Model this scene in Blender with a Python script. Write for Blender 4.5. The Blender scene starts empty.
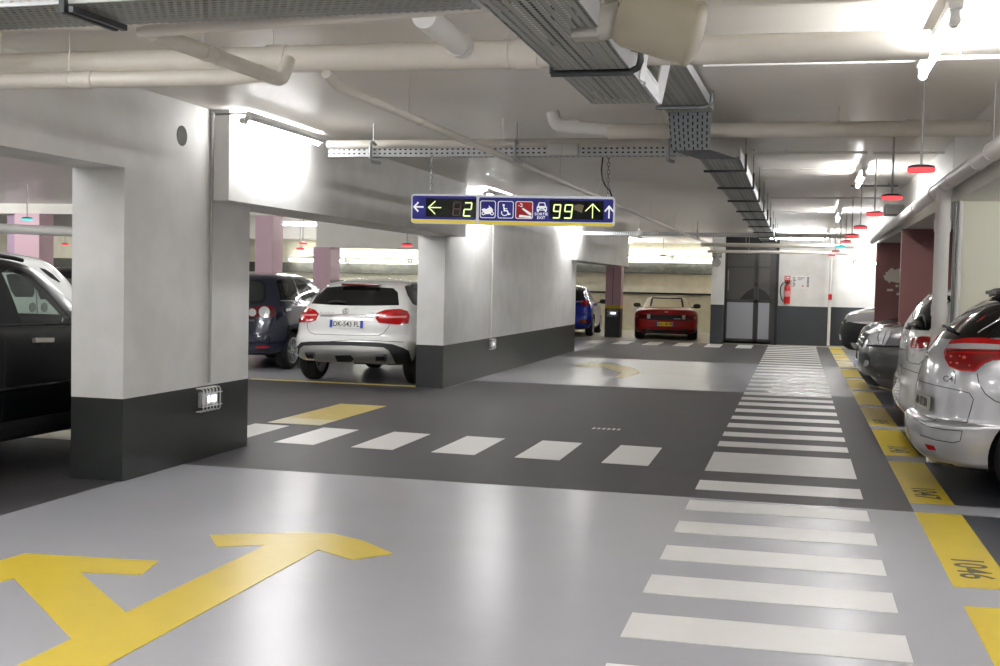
import bpy, bmesh, math, random
import numpy as np
from mathutils import Vector, Matrix
from mathutils.bvhtree import BVHTree
from mathutils.geometry import tessellate_polygon

random.seed(7)
SC = bpy.context.scene
EXPOSURE = 1.36
COL = SC.collection
PI = math.pi

# ------------------------------------------------------------------ camera
F_PX, YAW, PITCH, ROLL, CAM_H = 1180.2, 0.245964, 0.043781, 0.021963, 1.6
_cy, _sy, _cp, _sp = math.cos(YAW), math.sin(YAW), math.cos(PITCH), math.sin(PITCH)
FW = Vector((-_sy*_cp, _cy*_cp, -_sp))
_r0 = Vector((_cy, _sy, 0)); _u0 = _r0.cross(FW)
RT = _r0*math.cos(ROLL) + _u0*math.sin(ROLL)
UP = _u0*math.cos(ROLL) - _r0*math.sin(ROLL)
CAM = Vector((0, 0, CAM_H))
def ray(px, py): return FW*F_PX + RT*(px-500) - UP*(py-333)
def at(px, py, **k):
    (a, v), = k.items(); i = 'xyz'.index(a); d = ray(px, py)
    return CAM + d*((v-CAM[i])/d[i])

cam = bpy.data.cameras.new('camera'); camo = bpy.data.objects.new('camera', cam); COL.objects.link(camo)
cam.sensor_width = 36.0; cam.lens = F_PX*36/1000; cam.clip_start = .05; cam.clip_end = 200
m = Matrix((RT, UP, -FW)).transposed().to_4x4(); m.translation = CAM; camo.matrix_world = m
SC.camera = camo

# ------------------------------------------------------------------ materials
MATS = {}
def srgb(c):
    return tuple(((v/255)/12.92 if v/255 <= .04045 else ((v/255+.055)/1.055)**2.4) for v in c)
def nodes(name):
    m = bpy.data.materials.new(name); m.use_nodes = True; nt = m.node_tree
    b = nt.nodes.get('Principled BSDF')
    return m, nt, b
def mat(name, col, rough=.5, metal=0., spec=.5, coat=0., emit=None, estr=0., noise=0., nscale=8., bump=0., rnoise=0.):
    if name in MATS: return MATS[name]
    m, nt, b = nodes(name); L = nt.links
    c = srgb(col)+(1,)
    b.inputs['Base Color'].default_value = c
    b.inputs['Roughness'].default_value = rough; b.inputs['Metallic'].default_value = metal
    b.inputs['Specular IOR Level'].default_value = spec; b.inputs['Coat Weight'].default_value = coat
    b.inputs['Coat Roughness'].default_value = .04
    if emit: b.inputs['Emission Color'].default_value = srgb(emit)+(1,); b.inputs['Emission Strength'].default_value = estr
    if noise or bump or rnoise:
        tc = nt.nodes.new('ShaderNodeTexCoord'); n = nt.nodes.new('ShaderNodeTexNoise')
        n.inputs['Scale'].default_value = nscale; n.inputs['Detail'].default_value = 6; n.inputs['Roughness'].default_value = .65
        L.new(tc.outputs['Object'], n.inputs['Vector'])
        if noise:
            mx = nt.nodes.new('ShaderNodeMix'); mx.data_type = 'RGBA'; mx.blend_type = 'MULTIPLY'; mx.inputs[0].default_value = 1
            rp = nt.nodes.new('ShaderNodeValToRGB'); rp.color_ramp.elements[0].position = .3; rp.color_ramp.elements[1].position = .7
            lo = 1-noise; rp.color_ramp.elements[0].color = (lo, lo, lo, 1); rp.color_ramp.elements[1].color = (1, 1, 1, 1)
            L.new(n.outputs['Fac'], rp.inputs['Fac']); mx.inputs[6].default_value = c; L.new(rp.outputs['Color'], mx.inputs[7])
            L.new(mx.outputs[2], b.inputs['Base Color'])
        if rnoise:
            mr = nt.nodes.new('ShaderNodeMapRange'); mr.inputs['To Min'].default_value = rough-rnoise; mr.inputs['To Max'].default_value = rough+rnoise
            L.new(n.outputs['Fac'], mr.inputs['Value']); L.new(mr.outputs['Result'], b.inputs['Roughness'])
        if bump:
            bp = nt.nodes.new('ShaderNodeBump'); bp.inputs['Strength'].default_value = bump; bp.inputs['Distance'].default_value = .02
            L.new(n.outputs['Fac'], bp.inputs['Height']); L.new(bp.outputs['Normal'], b.inputs['Normal'])
    MATS[name] = m; return m
def emission(name, col, s):
    if name in MATS: return MATS[name]
    m = bpy.data.materials.new(name); m.use_nodes = True; nt = m.node_tree; nt.nodes.clear()
    e = nt.nodes.new('ShaderNodeEmission'); o = nt.nodes.new('ShaderNodeOutputMaterial')
    e.inputs[0].default_value = srgb(col)+(1,); e.inputs[1].default_value = s
    nt.links.new(e.outputs[0], o.inputs[0]); MATS[name] = m; return m
def banded(name, hi, lo, z, rough=.55, rlo=.35):
    """painted wall: light paint above height z, dark paint below, faint wear"""
    if name in MATS: return MATS[name]
    m, nt, b = nodes(name); L = nt.links
    g = nt.nodes.new('ShaderNodeNewGeometry'); s = nt.nodes.new('ShaderNodeSeparateXYZ'); L.new(g.outputs['Position'], s.inputs[0])
    gt = nt.nodes.new('ShaderNodeMath'); gt.operation = 'GREATER_THAN'; gt.inputs[1].default_value = z; L.new(s.outputs['Z'], gt.inputs[0])
    n = nt.nodes.new('ShaderNodeTexNoise'); n.inputs['Scale'].default_value = 2.5; n.inputs['Detail'].default_value = 8; L.new(g.outputs['Position'], n.inputs['Vector'])
    rp = nt.nodes.new('ShaderNodeValToRGB'); rp.color_ramp.elements[0].position = .3; rp.color_ramp.elements[1].position = .65
    rp.color_ramp.elements[0].color = (.88, .88, .86, 1); L.new(n.outputs['Fac'], rp.inputs[0])
    mx = nt.nodes.new('ShaderNodeMix'); mx.data_type = 'RGBA'; L.new(gt.outputs[0], mx.inputs[0])
    mx.inputs[6].default_value = srgb(lo)+(1,); mx.inputs[7].default_value = srgb(hi)+(1,)
    mu = nt.nodes.new('ShaderNodeMix'); mu.data_type = 'RGBA'; mu.blend_type = 'MULTIPLY'; mu.inputs[0].default_value = 1
    L.new(mx.outputs[2], mu.inputs[6]); L.new(rp.outputs[0], mu.inputs[7]); L.new(mu.outputs[2], b.inputs['Base Color'])
    mr = nt.nodes.new('ShaderNodeMapRange'); mr.inputs['To Min'].default_value = rlo; mr.inputs['To Max'].default_value = rough
    L.new(gt.outputs[0], mr.inputs['Value']); L.new(mr.outputs['Result'], b.inputs['Roughness'])
    bp = nt.nodes.new('ShaderNodeBump'); bp.inputs['Strength'].default_value = .06; bp.inputs['Distance'].default_value = .02
    n2 = nt.nodes.new('ShaderNodeTexNoise'); n2.inputs['Scale'].default_value = 30; L.new(g.outputs['Position'], n2.inputs['Vector'])
    L.new(n2.outputs['Fac'], bp.inputs['Height']); L.new(bp.outputs['Normal'], b.inputs['Normal'])
    MATS[name] = m; return m
def perforated(name, col, px, py, fx, fy, rough=.4, metal=.7, stag=.5, dark=False):
    """sheet metal with rows of slots; dark paints the shade in them instead of piercing (object coordinates)"""
    if name in MATS: return MATS[name]
    m, nt, b = nodes(name); L = nt.links
    b.inputs['Base Color'].default_value = srgb(col)+(1,); b.inputs['Roughness'].default_value = rough; b.inputs['Metallic'].default_value = metal
    tc = nt.nodes.new('ShaderNodeTexCoord'); s = nt.nodes.new('ShaderNodeSeparateXYZ'); L.new(tc.outputs['UV'], s.inputs[0])
    def mth(op, a, bb=None):
        n = nt.nodes.new('ShaderNodeMath'); n.operation = op
        for i, v in enumerate((a, bb)):
            if v is None: continue
            if isinstance(v, (int, float)): n.inputs[i].default_value = v
            else: L.new(v, n.inputs[i])
        return n.outputs[0]
    row = mth('FLOOR', mth('DIVIDE', s.outputs['Y'], py))
    off = mth('MULTIPLY', mth('MODULO', row, 2.0), stag)
    u = mth('FRACT', mth('ADD', mth('DIVIDE', s.outputs['X'], px), off)); v = mth('FRACT', mth('DIVIDE', s.outputs['Y'], py))
    hole = mth('MULTIPLY', mth('LESS_THAN', u, fx), mth('LESS_THAN', v, fy))
    t = nt.nodes.new('ShaderNodeBsdfDiffuse' if dark else 'ShaderNodeBsdfTransparent'); t.inputs[0].default_value = (.012, .012, .014, 1) if dark else (1, 1, 1, 1); ms = nt.nodes.new('ShaderNodeMixShader')
    L.new(hole, ms.inputs[0]); L.new(b.outputs[0], ms.inputs[1]); L.new(t.outputs[0], ms.inputs[2])
    L.new(ms.outputs[0], nt.nodes['Material Output'].inputs[0]); MATS[name] = m; return m
def glass(name, tint, rough=.02):
    if name in MATS: return MATS[name]
    m = bpy.data.materials.new(name); m.use_nodes = True; nt = m.node_tree; nt.nodes.clear(); L = nt.links
    t = nt.nodes.new('ShaderNodeBsdfTransparent'); t.inputs[0].default_value = tuple(tint)+(1,)
    g = nt.nodes.new('ShaderNodeBsdfGlossy'); g.inputs['Roughness'].default_value = rough
    lw = nt.nodes.new('ShaderNodeLayerWeight'); lw.inputs['Blend'].default_value = .5
    pw = nt.nodes.new('ShaderNodeMath'); pw.operation = 'POWER'; pw.inputs[1].default_value = 4; L.new(lw.outputs['Facing'], pw.inputs[0])
    f = nt.nodes.new('ShaderNodeMapRange'); f.inputs['To Min'].default_value = .05; f.inputs['To Max'].default_value = .9; L.new(pw.outputs[0], f.inputs['Value'])
    x = nt.nodes.new('ShaderNodeMixShader'); o = nt.nodes.new('ShaderNodeOutputMaterial')
    L.new(f.outputs[0], x.inputs[0]); L.new(t.outputs[0], x.inputs[1]); L.new(g.outputs[0], x.inputs[2]); L.new(x.outputs[0], o.inputs[0])
    MATS[name] = m; return m

# ------------------------------------------------------------------ mesh builder
class MB:
    def __init__(s): s.v = []; s.f = []; s.uv = {}
    def add(s, vs, fs):
        o = len(s.v); s.v += [tuple(v) for v in vs]; s.f += [tuple(i+o for i in f) for f in fs]; return s
    def box(s, x0, x1, y0, y1, z0, z1, bev=0.):
        if bev <= 0:
            v = [(x, y, z) for z in (z0, z1) for y in (y0, y1) for x in (x0, x1)]
            return s.add(v, [(0, 2, 3, 1), (4, 5, 7, 6), (0, 1, 5, 4), (2, 6, 7, 3), (0, 4, 6, 2), (1, 3, 7, 5)])
        bm = bmesh.new(); bmesh.ops.create_cube(bm, size=1)
        for v in bm.verts: v.co = Vector(((x0+x1)/2+v.co.x*(x1-x0), (y0+y1)/2+v.co.y*(y1-y0), (z0+z1)/2+v.co.z*(z1-z0)))
        bmesh.ops.bevel(bm, geom=list(bm.edges), offset=bev, segments=2, affect='EDGES', profile=.5)
        return s.bm(bm)
    def bm(s, bm, M=None):
        bm.verts.ensure_lookup_table(); bm.verts.index_update()
        vs = [(M @ v.co if M else v.co.copy()) for v in bm.verts]
        s.add(vs, [tuple(v.index for v in f.verts) for f in bm.faces]); bm.free(); return s
    def tube(s, pts, r, n=10, cap=True, closed=False):
        P = [Vector(p) for p in pts]; R = r if hasattr(r, '__len__') else [r]*len(P)
        rings = []; N = len(P); up = None
        for i, p in enumerate(P):
            if closed: d = (P[(i+1) % N]-P[i-1])
            else: d = (P[min(i+1, N-1)]-P[max(i-1, 0)])
            d.normalize()
            if up is None:
                up = Vector((0, 0, 1)) if abs(d.z) < .9 else Vector((1, 0, 0))
            a = d.cross(up)
            if a.length < 1e-5: a = d.cross(Vector((1, .3, 0)))
            a.normalize(); b = a.cross(d); up = b if N > 2 else up
            rings.append([p+(a*math.cos(2*PI*k/n)+b*math.sin(2*PI*k/n))*R[i] for k in range(n)])
        vs = [v for g in rings for v in g]; fs = []
        for i in range(N if closed else N-1):
            j = (i+1) % N
            for k in range(n): fs.append((i*n+k, i*n+(k+1) % n, j*n+(k+1) % n, j*n+k))
        if cap and not closed: fs += [tuple(range(n))[::-1], tuple((N-1)*n+k for k in range(n))]
        return s.add(vs, fs)
    def bar(s, p, q, r, n=10): return s.tube([p, q], r, n)
    def beam(s, p, q, w, h, up=(0, 0, 1)):
        p, q = Vector(p), Vector(q); d = (q-p).normalized(); u = Vector(up); a = d.cross(u).normalized()*w/2; b = a.cross(d).normalized()*h/2
        v = [c+x*a+y*b for c in (p, q) for x, y in ((-1, -1), (1, -1), (1, 1), (-1, 1))]
        return s.add(v, [(3, 2, 1, 0), (4, 5, 6, 7), (0, 1, 5, 4), (1, 2, 6, 5), (2, 3, 7, 6), (3, 0, 4, 7)])
    def lathe(s, prof, n=24, M=None, cap=False):
        """profile (r, a): revolve about local axis X; a runs along X"""
        vs = [Vector((a, r*math.cos(2*PI*k/n), r*math.sin(2*PI*k/n))) for r, a in prof for k in range(n)]
        if M: vs = [M @ v for v in vs]
        fs = [(i*n+k, (i+1)*n+k, (i+1)*n+(k+1) % n, i*n+(k+1) % n) for i in range(len(prof)-1) for k in range(n)]
        if cap: fs += [tuple(range(n)), tuple((len(prof)-1)*n+k for k in range(n))[::-1]]
        return s.add(vs, fs)
    def prism(s, poly, d, M=None, base=0.):
        """poly of 2D points -> extrude along third axis from base to base+d; M maps (x,y,z) out"""
        n = len(poly); tri = tessellate_polygon([[Vector((p[0], p[1], 0)) for p in poly]])
        vs = [Vector((p[0], p[1], z)) for z in (base, base+d) for p in poly]
        if M: vs = [M @ v for v in vs]
        fs = [tuple(t) for t in tri]+[tuple(i+n for i in t)[::-1] for t in tri]+[(i, (i+1) % n, (i+1) % n+n, i+n) for i in range(n)]
        return s.add(vs, fs)
    def build(s, name, m, parent=None, smooth=None, loc=None):
        me = bpy.data.meshes.new(name); me.from_pydata(s.v, [], s.f)
        b = bmesh.new(); b.from_mesh(me); bmesh.ops.recalc_face_normals(b, faces=b.faces); b.to_mesh(me); b.free()
        return link(name, me, m, parent, smooth, loc)
def link(name, me, m, parent=None, smooth=None, loc=None):
    o = bpy.data.objects.new(name, me); COL.objects.link(o)
    if m is not None:
        for x in (m if isinstance(m, (list, tuple)) else [m]): me.materials.append(x)
    if smooth is not None:
        me.polygons.foreach_set('use_smooth', [True]*len(me.polygons)); me.set_sharp_from_angle(angle=math.radians(smooth))
    if parent: o.parent = parent
    if loc: o.location = loc
    return o
def uvbox(o):
    """uv in metres along the two longest local axes of each face"""
    me = o.data; uv = me.uv_layers.new(name='m')
    for p in me.polygons:
        n = p.normal; ax = max(range(3), key=lambda i: abs(n[i]))
        a, b = [(1, 2), (0, 2), (0, 1)][ax]
        for li in p.loop_indices:
            c = me.vertices[me.loops[li].vertex_index].co
            uv.data[li].uv = (c[a]+3.3, c[b]+7.7)
def uvalong(o, axis):
    """as uvbox, with u running along the given axis"""
    me = o.data; uv = me.uv_layers.new(name='m')
    for p in me.polygons:
        n = p.normal; ax = max(range(3), key=lambda i: abs(n[i])); r = [i for i in range(3) if i != ax]
        if axis in r: a = axis; b = [i for i in r if i != axis][0]
        else: a, b = r
        for li in p.loop_indices:
            c = me.vertices[me.loops[li].vertex_index].co; uv.data[li].uv = (c[a]+30, c[b]+30)
def tag(o, label, cat, group=None, kind=None):
    o['label'] = label
    if cat: o['category'] = cat
    if group: o['group'] = group
    if kind: o['kind'] = kind
    return o
def thing(name, label, cat, loc=(0, 0, 0), rz=0., group=None):
    o = bpy.data.objects.new(name, None); COL.objects.link(o); o.empty_display_size = .2
    o.location = loc; o.rotation_euler = (0, 0, rz); return tag(o, label, cat, group)
def struct(o, label=None):
    o['kind'] = 'structure'
    if label: o['label'] = label
    return o
def copy_tree(o, parent=None):
    c = o.copy(); COL.objects.link(c)
    if parent: c.parent = parent
    for ch in list(o.children): copy_tree(ch, c)
    return c
def text_bm(body, size=1., align='CENTER', bold=.012):
    cu = bpy.data.curves.new('t', 'FONT'); cu.body = body; cu.size = size; cu.align_x = align; cu.align_y = 'CENTER'; cu.resolution_u = 3; cu.offset = bold
    o = bpy.data.objects.new('t', cu); COL.objects.link(o); bpy.context.view_layer.update()
    me = bpy.data.meshes.new_from_object(o.evaluated_get(bpy.context.evaluated_depsgraph_get()))
    b = bmesh.new(); b.from_mesh(me); bpy.data.objects.remove(o); bpy.data.curves.remove(cu); bpy.data.meshes.remove(me)
    return b
def text_part(name, body, w, h, M, m, parent, depth=.002):
    """flat lettering fitted to w x h, mapped by M from its own xy plane"""
    b = text_bm(body); xs = [v.co.x for v in b.verts]; ys = [v.co.y for v in b.verts]
    cx, cy = (min(xs)+max(xs))/2, (min(ys)+max(ys))/2; sx = w/(max(xs)-min(xs)); sy = h/(max(ys)-min(ys))
    for v in b.verts: v.co = Vector(((v.co.x-cx)*sx, (v.co.y-cy)*sy, 0))
    r = bmesh.ops.extrude_face_region(b, geom=list(b.faces))
    for g in r['geom']:
        if isinstance(g, bmesh.types.BMVert): g.co.z += depth
    q = MB(); q.bm(b, M); return q.build(name, m, parent)
def boolean(o, cutters, op='DIFFERENCE'):
    """apply cutters (objects) to o, then delete them"""
    for c in cutters:
        md = o.modifiers.new('b', 'BOOLEAN'); md.operation = op; md.object = c; md.solver = 'EXACT'
    bpy.context.view_layer.update()
    me = bpy.data.meshes.new_from_object(o.evaluated_get(bpy.context.evaluated_depsgraph_get()))
    o.modifiers.clear(); old = o.data; o.data = me; me.name = old.name; bpy.data.meshes.remove(old)
    for c in cutters:
        d = c.data; bpy.data.objects.remove(c); bpy.data.meshes.remove(d)
# ------------------------------------------------------------------ cars
def pchip(X, Y, x):
    X = np.asarray(X, float); Y = np.asarray(Y, float); h = np.diff(X); d = np.diff(Y)/h; n = len(X); s = np.zeros(n)
    for i in range(1, n-1):
        if d[i-1]*d[i] > 0:
            w1 = 2*h[i]+h[i-1]; w2 = h[i]+2*h[i-1]; s[i] = (w1+w2)/(w1/d[i-1]+w2/d[i])
    s[0] = d[0]; s[-1] = d[-1]
    k = np.clip(np.searchsorted(X, x, side='right')-1, 0, n-2); t = (x-X[k])/h[k]
    return Y[k]*(1+2*t)*(1-t)**2 + s[k]*h[k]*t*(1-t)**2 + Y[k+1]*t*t*(3-2*t) + s[k+1]*h[k]*t*t*(t-1)
def K(xr, zr, xf, zf, w, ar=.9, nr=4., af=1.1, nf=3.): return (xr, zr, xf, zf, w, ar, nr, af, nf)
NH = 22
def loft(keys, per=5, inset=None, zmin=None):
    keys = np.array(keys, float); n = len(keys); u = np.linspace(0, n-1, (n-1)*per+1)
    R = np.stack([pchip(np.arange(n), keys[:, j], u) for j in range(9)], 1)
    rows = []
    for xr, zr, xf, zf, w, ar, nr, af, nf in R:
        if inset:
            d, x0, x1, top = inset
            if min(zr, zf) < zmin: continue
            xr = max(xr+d, x0); xf = min(xf-d, x1); w = max(w-d, .02); zr -= top*(zr-zmin); zf -= top*(zf-zmin)
        if xf < xr+.12: q = (xr+xf)/2; xr, xf = q-.06, q+.06
        L = xf-xr
        if ar+af > L*.98: q = L*.98/(ar+af); ar *= q; af *= q
        half = []
        for k in range(NH+1):
            t = k/NH
            th = t*PI/2; c, s = max(math.cos(th), 0), max(math.sin(th), 0)
            half.append((xr+ar*(1-c**(2/nr)), w*s**(2/nr)))
        nm = 12; x0, x1 = xr+ar, xf-af
        for k in range(1, nm): half.append((x0+(x1-x0)*k/nm, w))
        for k in range(NH, -1, -1):
            th = k/NH*PI/2; c, s = max(math.cos(th), 0), max(math.sin(th), 0)
            half.append((xf-af*(1-c**(2/nf)), w*s**(2/nf)))
        z = lambda x: zr+(zf-zr)*(x-xr)/max(L, 1e-6)
        loop = [(x, y, z(x)) for x, y in half]+[(x, -y, z(x)) for x, y in half[-2:0:-1]]
        rows.append(loop)
    m = len(rows[0]); vs = [p for r in rows for p in r]; fs = []
    for i in range(len(rows)-1):
        for k in range(m): fs.append((i*m+k, i*m+(k+1) % m, (i+1)*m+(k+1) % m, (i+1)*m+k))
    h = m//2
    for b, flip in ((0, 0), ((len(rows)-1)*m, 1)):
        # caps as strips across the car
        for k in range(h):
            a = [b+k, b+k+1, b+(m-k-1) % m, b+(m-k) % m]
            a = list(dict.fromkeys(a)); fs.append(tuple(a if flip else a[::-1]))
    return vs, fs
def bmesh_of(vs, fs):
    b = bmesh.new(); V = [b.verts.new(v) for v in vs]
    for f in fs:
        try: b.faces.new([V[i] for i in f])
        except ValueError: pass
    bmesh.ops.remove_doubles(b, verts=b.verts, dist=1e-5); bmesh.ops.dissolve_degenerate(b, dist=1e-6, edges=b.edges)
    bmesh.ops.recalc_face_normals(b, faces=b.faces); return b
def Z(ox, oy, s, pts): return [(ox+x/s, oy+y/s) for x, y in pts]
def smooth_poly(P, n=5):
    """closed Catmull-Rom through the points"""
    out = []; N = len(P)
    for i in range(N):
        p0, p1, p2, p3 = P[i-1], P[i], P[(i+1) % N], P[(i+2) % N]
        for k in range(n):
            t = k/n
            out.append(tuple(.5*(2*b+(c-a)*t+(2*a-5*b+4*c-d)*t*t+(3*b-a-3*c+d)*t**3) for a, b, c, d in zip(p0, p1, p2, p3)))
    return out
_wheels = {}
def wheel_mesh(R, rim, w, style):
    key = (R, rim, w, style)
    if key in _wheels: return _wheels[key]
    A = MB(); t = []
    for r, a in ((rim, -w/2), (rim+.02, -w/2-.008), (R-.04, -w/2-.012), (R-.008, -w/2+.02), (R, -w/2+.05), (R, -.025), (R-.012, -.02), (R-.012, -.012), (R, -.008), (R, .008), (R-.012, .012), (R-.012, .02), (R, .025), (R, w/2-.05), (R-.008, w/2-.02), (R-.04, w/2+.012), (rim+.02, w/2+.008), (rim, w/2)): t.append((r, a))
    A.lathe(t+[t[0]], 40)
    B = MB()
    B.lathe([(rim+.006, w/2+.006), (rim-.012, w/2+.01), (rim-.03, w/2-.02), (rim-.035, -w/2), (rim+.004, -w/2), (rim+.006, w/2+.006)], 40)
    B.lathe([(0.001, w/2-.005), (.035, w/2-.008), (.07, w/2-.02), (.075, w/2-.06), (.001, w/2-.06)], 24)
    n, tw = style
    for k in range(n):
        for s in ((-1, 1) if tw else (0,)):
            a = 2*PI*k/n; M = Matrix.Rotation(a, 4, 'X')
            def P(r, y, x): return M @ Vector((x, y, r))
            o0, o1 = s*.022, s*(.05 if tw == 1 else .075); hw0, hw1 = (.016, .014) if tw else (.03, .042)
            v = [P(r, y, x) for r, o, hw, xx in ((.05, o0, hw0, w/2-.012), (rim-.02, o1, hw1, w/2-.006)) for y in (o-hw, o+hw) for x in (xx-.03, xx)]
            B.add(v, [(0, 1, 3, 2), (4, 6, 7, 5), (0, 4, 5, 1), (2, 3, 7, 6), (1, 5, 7, 3), (0, 2, 6, 4)])
    D = MB(); D.lathe([(.12, -w/2+.08), (rim-.05, -w/2+.08), (rim-.05, -w/2+.1), (.12, -w/2+.1), (.12, -w/2+.08)], 24)
    out = []
    for q, nm in ((A, 'wheel'), (B, 'rim'), (D, 'brake_disc')):
        me = bpy.data.meshes.new(nm); me.from_pydata(q.v, [], q.f); b = bmesh.new(); b.from_mesh(me); bmesh.ops.recalc_face_normals(b, faces=b.faces); b.to_mesh(me); b.free()
        me.polygons.foreach_set('use_smooth', [True]*len(me.polygons)); me.set_sharp_from_angle(angle=math.radians(40)); out.append(me)
    _wheels[key] = out; return out
class Car:
    def __init__(s, name, label, cat, keys, paint, loc, rz, wheels, hw, R=.33, rim=.21, tw=.2, style=(5, 2), group=None, cabin=None, front=False):
        """wheels: x of rear and front axle; hw: half width at the wheels"""
        s.root = thing(name, label, cat, loc, rz, group)
        s.M = Matrix.Translation(Vector(loc)) @ Matrix.Rotation(rz, 4, 'Z'); s.Mi = s.M.inverted()
        s.keys = keys; s.paint = paint; s.cuts = []; s.wx = wheels; s.hw = hw; s.R = R; s.cabin = cabin
        vs, fs = loft(keys); b = bmesh_of(vs, fs)
        me = bpy.data.meshes.new('body'); b.to_mesh(me); s.bvh = BVHTree.FromBMesh(b); b.free()
        s.body = link('body', me, [paint, DARK], s.root)
        for p in me.polygons:
            if p.normal.z < -.8 and p.center.z < .3: p.material_index = 1
        t, r_, d = wheel_mesh(R, rim, tw, style); s.wheel_parts = []
        for x in wheels:
            for sg in (-1, 1):
                w = link('wheel', t, None, s.root); 
                if not t.materials: t.materials.append(RUBBER); r_.materials.append(ALLOY); d.materials.append(STEEL)
                w.location = (x, sg*(hw-.025-tw/2), R); w.rotation_euler = (0, 0, PI/2*sg)
                link('rim', r_, None, w); link('brake_disc', d, None, w)
    def rays(s, mode):
        if mode == 'pix':
            o = s.Mi @ CAM
            return lambda a, b: (o, (s.Mi.to_3x3() @ ray(a, b)).normalized())
        if mode == 'rear': return lambda a, b: (Vector((-5, a, b)), Vector((1, 0, 0)))
        if mode == 'front': return lambda a, b: (Vector((12, a, b)), Vector((-1, 0, 0)))
        if mode == 'right': return lambda a, b: (Vector((a, -5, b)), Vector((0, 1, 0)))
        if mode == 'left': return lambda a, b: (Vector((a, 5, b)), Vector((0, -1, 0)))
        if mode == 'top': return lambda a, b: (Vector((a, b, 5)), Vector((0, 0, -1)))
    def hit(s, mode, a, b):
        o, d = s.rays(mode)(a, b); r = s.bvh.ray_cast(o, d)
        return (r[0], r[1] if r[1].dot(d) < 0 else -r[1]) if r[0] is not None else None
    def patch(s, name, poly, mode, m, off=.004, thick=.02, step=None, parent=None, mirror=False, cut=None, label=None, smooth=True, rnd=0):
        """a panel lying on the body: the polygon is cast onto the surface, lifted by off and given an edge"""
        if rnd: poly = smooth_poly(poly, rnd)
        if step is None: step = 2. if mode == 'pix' else .05
        b = bmesh.new(); V = [b.verts.new((p[0], p[1], 0)) for p in poly]
        tri = tessellate_polygon([[Vector((p[0], p[1], 0)) for p in poly]])
        for t in tri:
            try: b.faces.new([V[i] for i in t])
            except ValueError: pass
        for ax in (0, 1):
            lo = min(p[ax] for p in poly); hi = max(p[ax] for p in poly); k = math.floor(lo/step)+1
            while k*step < hi:
                no = Vector((1, 0, 0)) if ax == 0 else Vector((0, 1, 0))
                bmesh.ops.bisect_plane(b, geom=b.verts[:]+b.edges[:]+b.faces[:], plane_co=no*k*step, plane_no=no, dist=1e-6); k += 1
        bad = []; N = {}
        for v in b.verts:
            h = s.hit(mode, v.co.x, v.co.y)
            if h is None: bad.append(v); continue
            v.co = h[0]+h[1]*off; N[v] = h[1]
        bmesh.ops.delete(b, geom=bad, context='VERTS')
        if not b.faces: b.free(); return None
        bmesh.ops.recalc_face_normals(b, faces=b.faces)
        f0 = max(b.faces, key=lambda f: f.calc_area())
        if f0.normal.dot(N[f0.verts[0]]) < 0: bmesh.ops.reverse_faces(b, faces=b.faces)
        if thick:
            be = [e for e in b.edges if e.is_boundary]; low = {}
            for e in be:
                for v in e.verts:
                    if v not in low: low[v] = b.verts.new(v.co-N[v]*(thick+off))
            for e in be:
                l = e.link_loops[0]; a, c = l.vert, l.link_loop_next.vert
                b.faces.new((c, a, low[a], low[c]))
        me = bpy.data.meshes.new(name); b.to_mesh(me); outs = []
        o = link(name, me, m, parent or s.root, 40 if smooth else None); outs.append(o)
        if mirror:
            b2 = b.copy()
            for v in b2.verts: v.co.y = -v.co.y
            bmesh.ops.reverse_faces(b2, faces=b2.faces); me2 = bpy.data.meshes.new(name); b2.to_mesh(me2); b2.free()
            outs.append(link(name, me2, m, parent or s.root, 40 if smooth else None))
        b.free()
        if label:
            for x in outs: x['label'] = label
        if cut:
            P = [s.hit(mode, *p) for p in poly]; P = [p[0] for p in P if p]
            if len(P) < 4: return o
            s.cuts.append((cut, P, mirror))
        return o
    def line(s, name, pts, mode, r, m, off=0., parent=None, n=6, per=6, mirror=False, label=None):
        P = []
        for (a, b), (c, d) in zip(pts[:-1], pts[1:]):
            for k in range(per):
                t = k/per; h = s.hit(mode, a+(c-a)*t, b+(d-b)*t)
                if h: P.append(h[0]+h[1]*off)
        h = s.hit(mode, *pts[-1])
        if h: P.append(h[0]+h[1]*off)
        if len(P) < 2: return None
        for q in ([P, [Vector((p.x, -p.y, p.z)) for p in P]] if mirror else [P]):
            o = MB().tube(q, r, n).build(name, m, parent or s.root, 60)
            if label: o['label'] = label
        return o
    def frame_at(s, mode, a, b):
        h = s.hit(mode, a, b); p, nn = h; up = Vector((0, 0, 1)); x = up.cross(nn).normalized(); y = nn.cross(x)
        M = Matrix((x, y, nn)).transposed().to_4x4(); M.translation = p; return M
    def plate(s, mode, a, b, w, h, bg, text, fg, off=.006, band=True, frac=.78):
        M = s.frame_at(mode, a, b) @ Matrix.Translation((0, 0, off))
        q = MB(); q.box(-w/2, w/2, -h/2, h/2, -.01, .004); q.v = [M @ Vector(v) for v in q.v]
        o = q.build('number_plate', bg, s.root)
        if text: text_part('plate_lettering', text, w*frac, h*.66, M @ Matrix.Translation((0, 0, .0045)), fg, o)
        if band:
            for sx in (-1, 1):
                q = MB(); q.box(sx*w/2-sx*.045 if sx > 0 else -w/2, w/2 if sx > 0 else -w/2+.045, -h/2, h/2, .0042, .0055); q.v = [M @ Vector(v) for v in q.v]
                q.build('plate_band', BLUEBAND, o)
        return o
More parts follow.
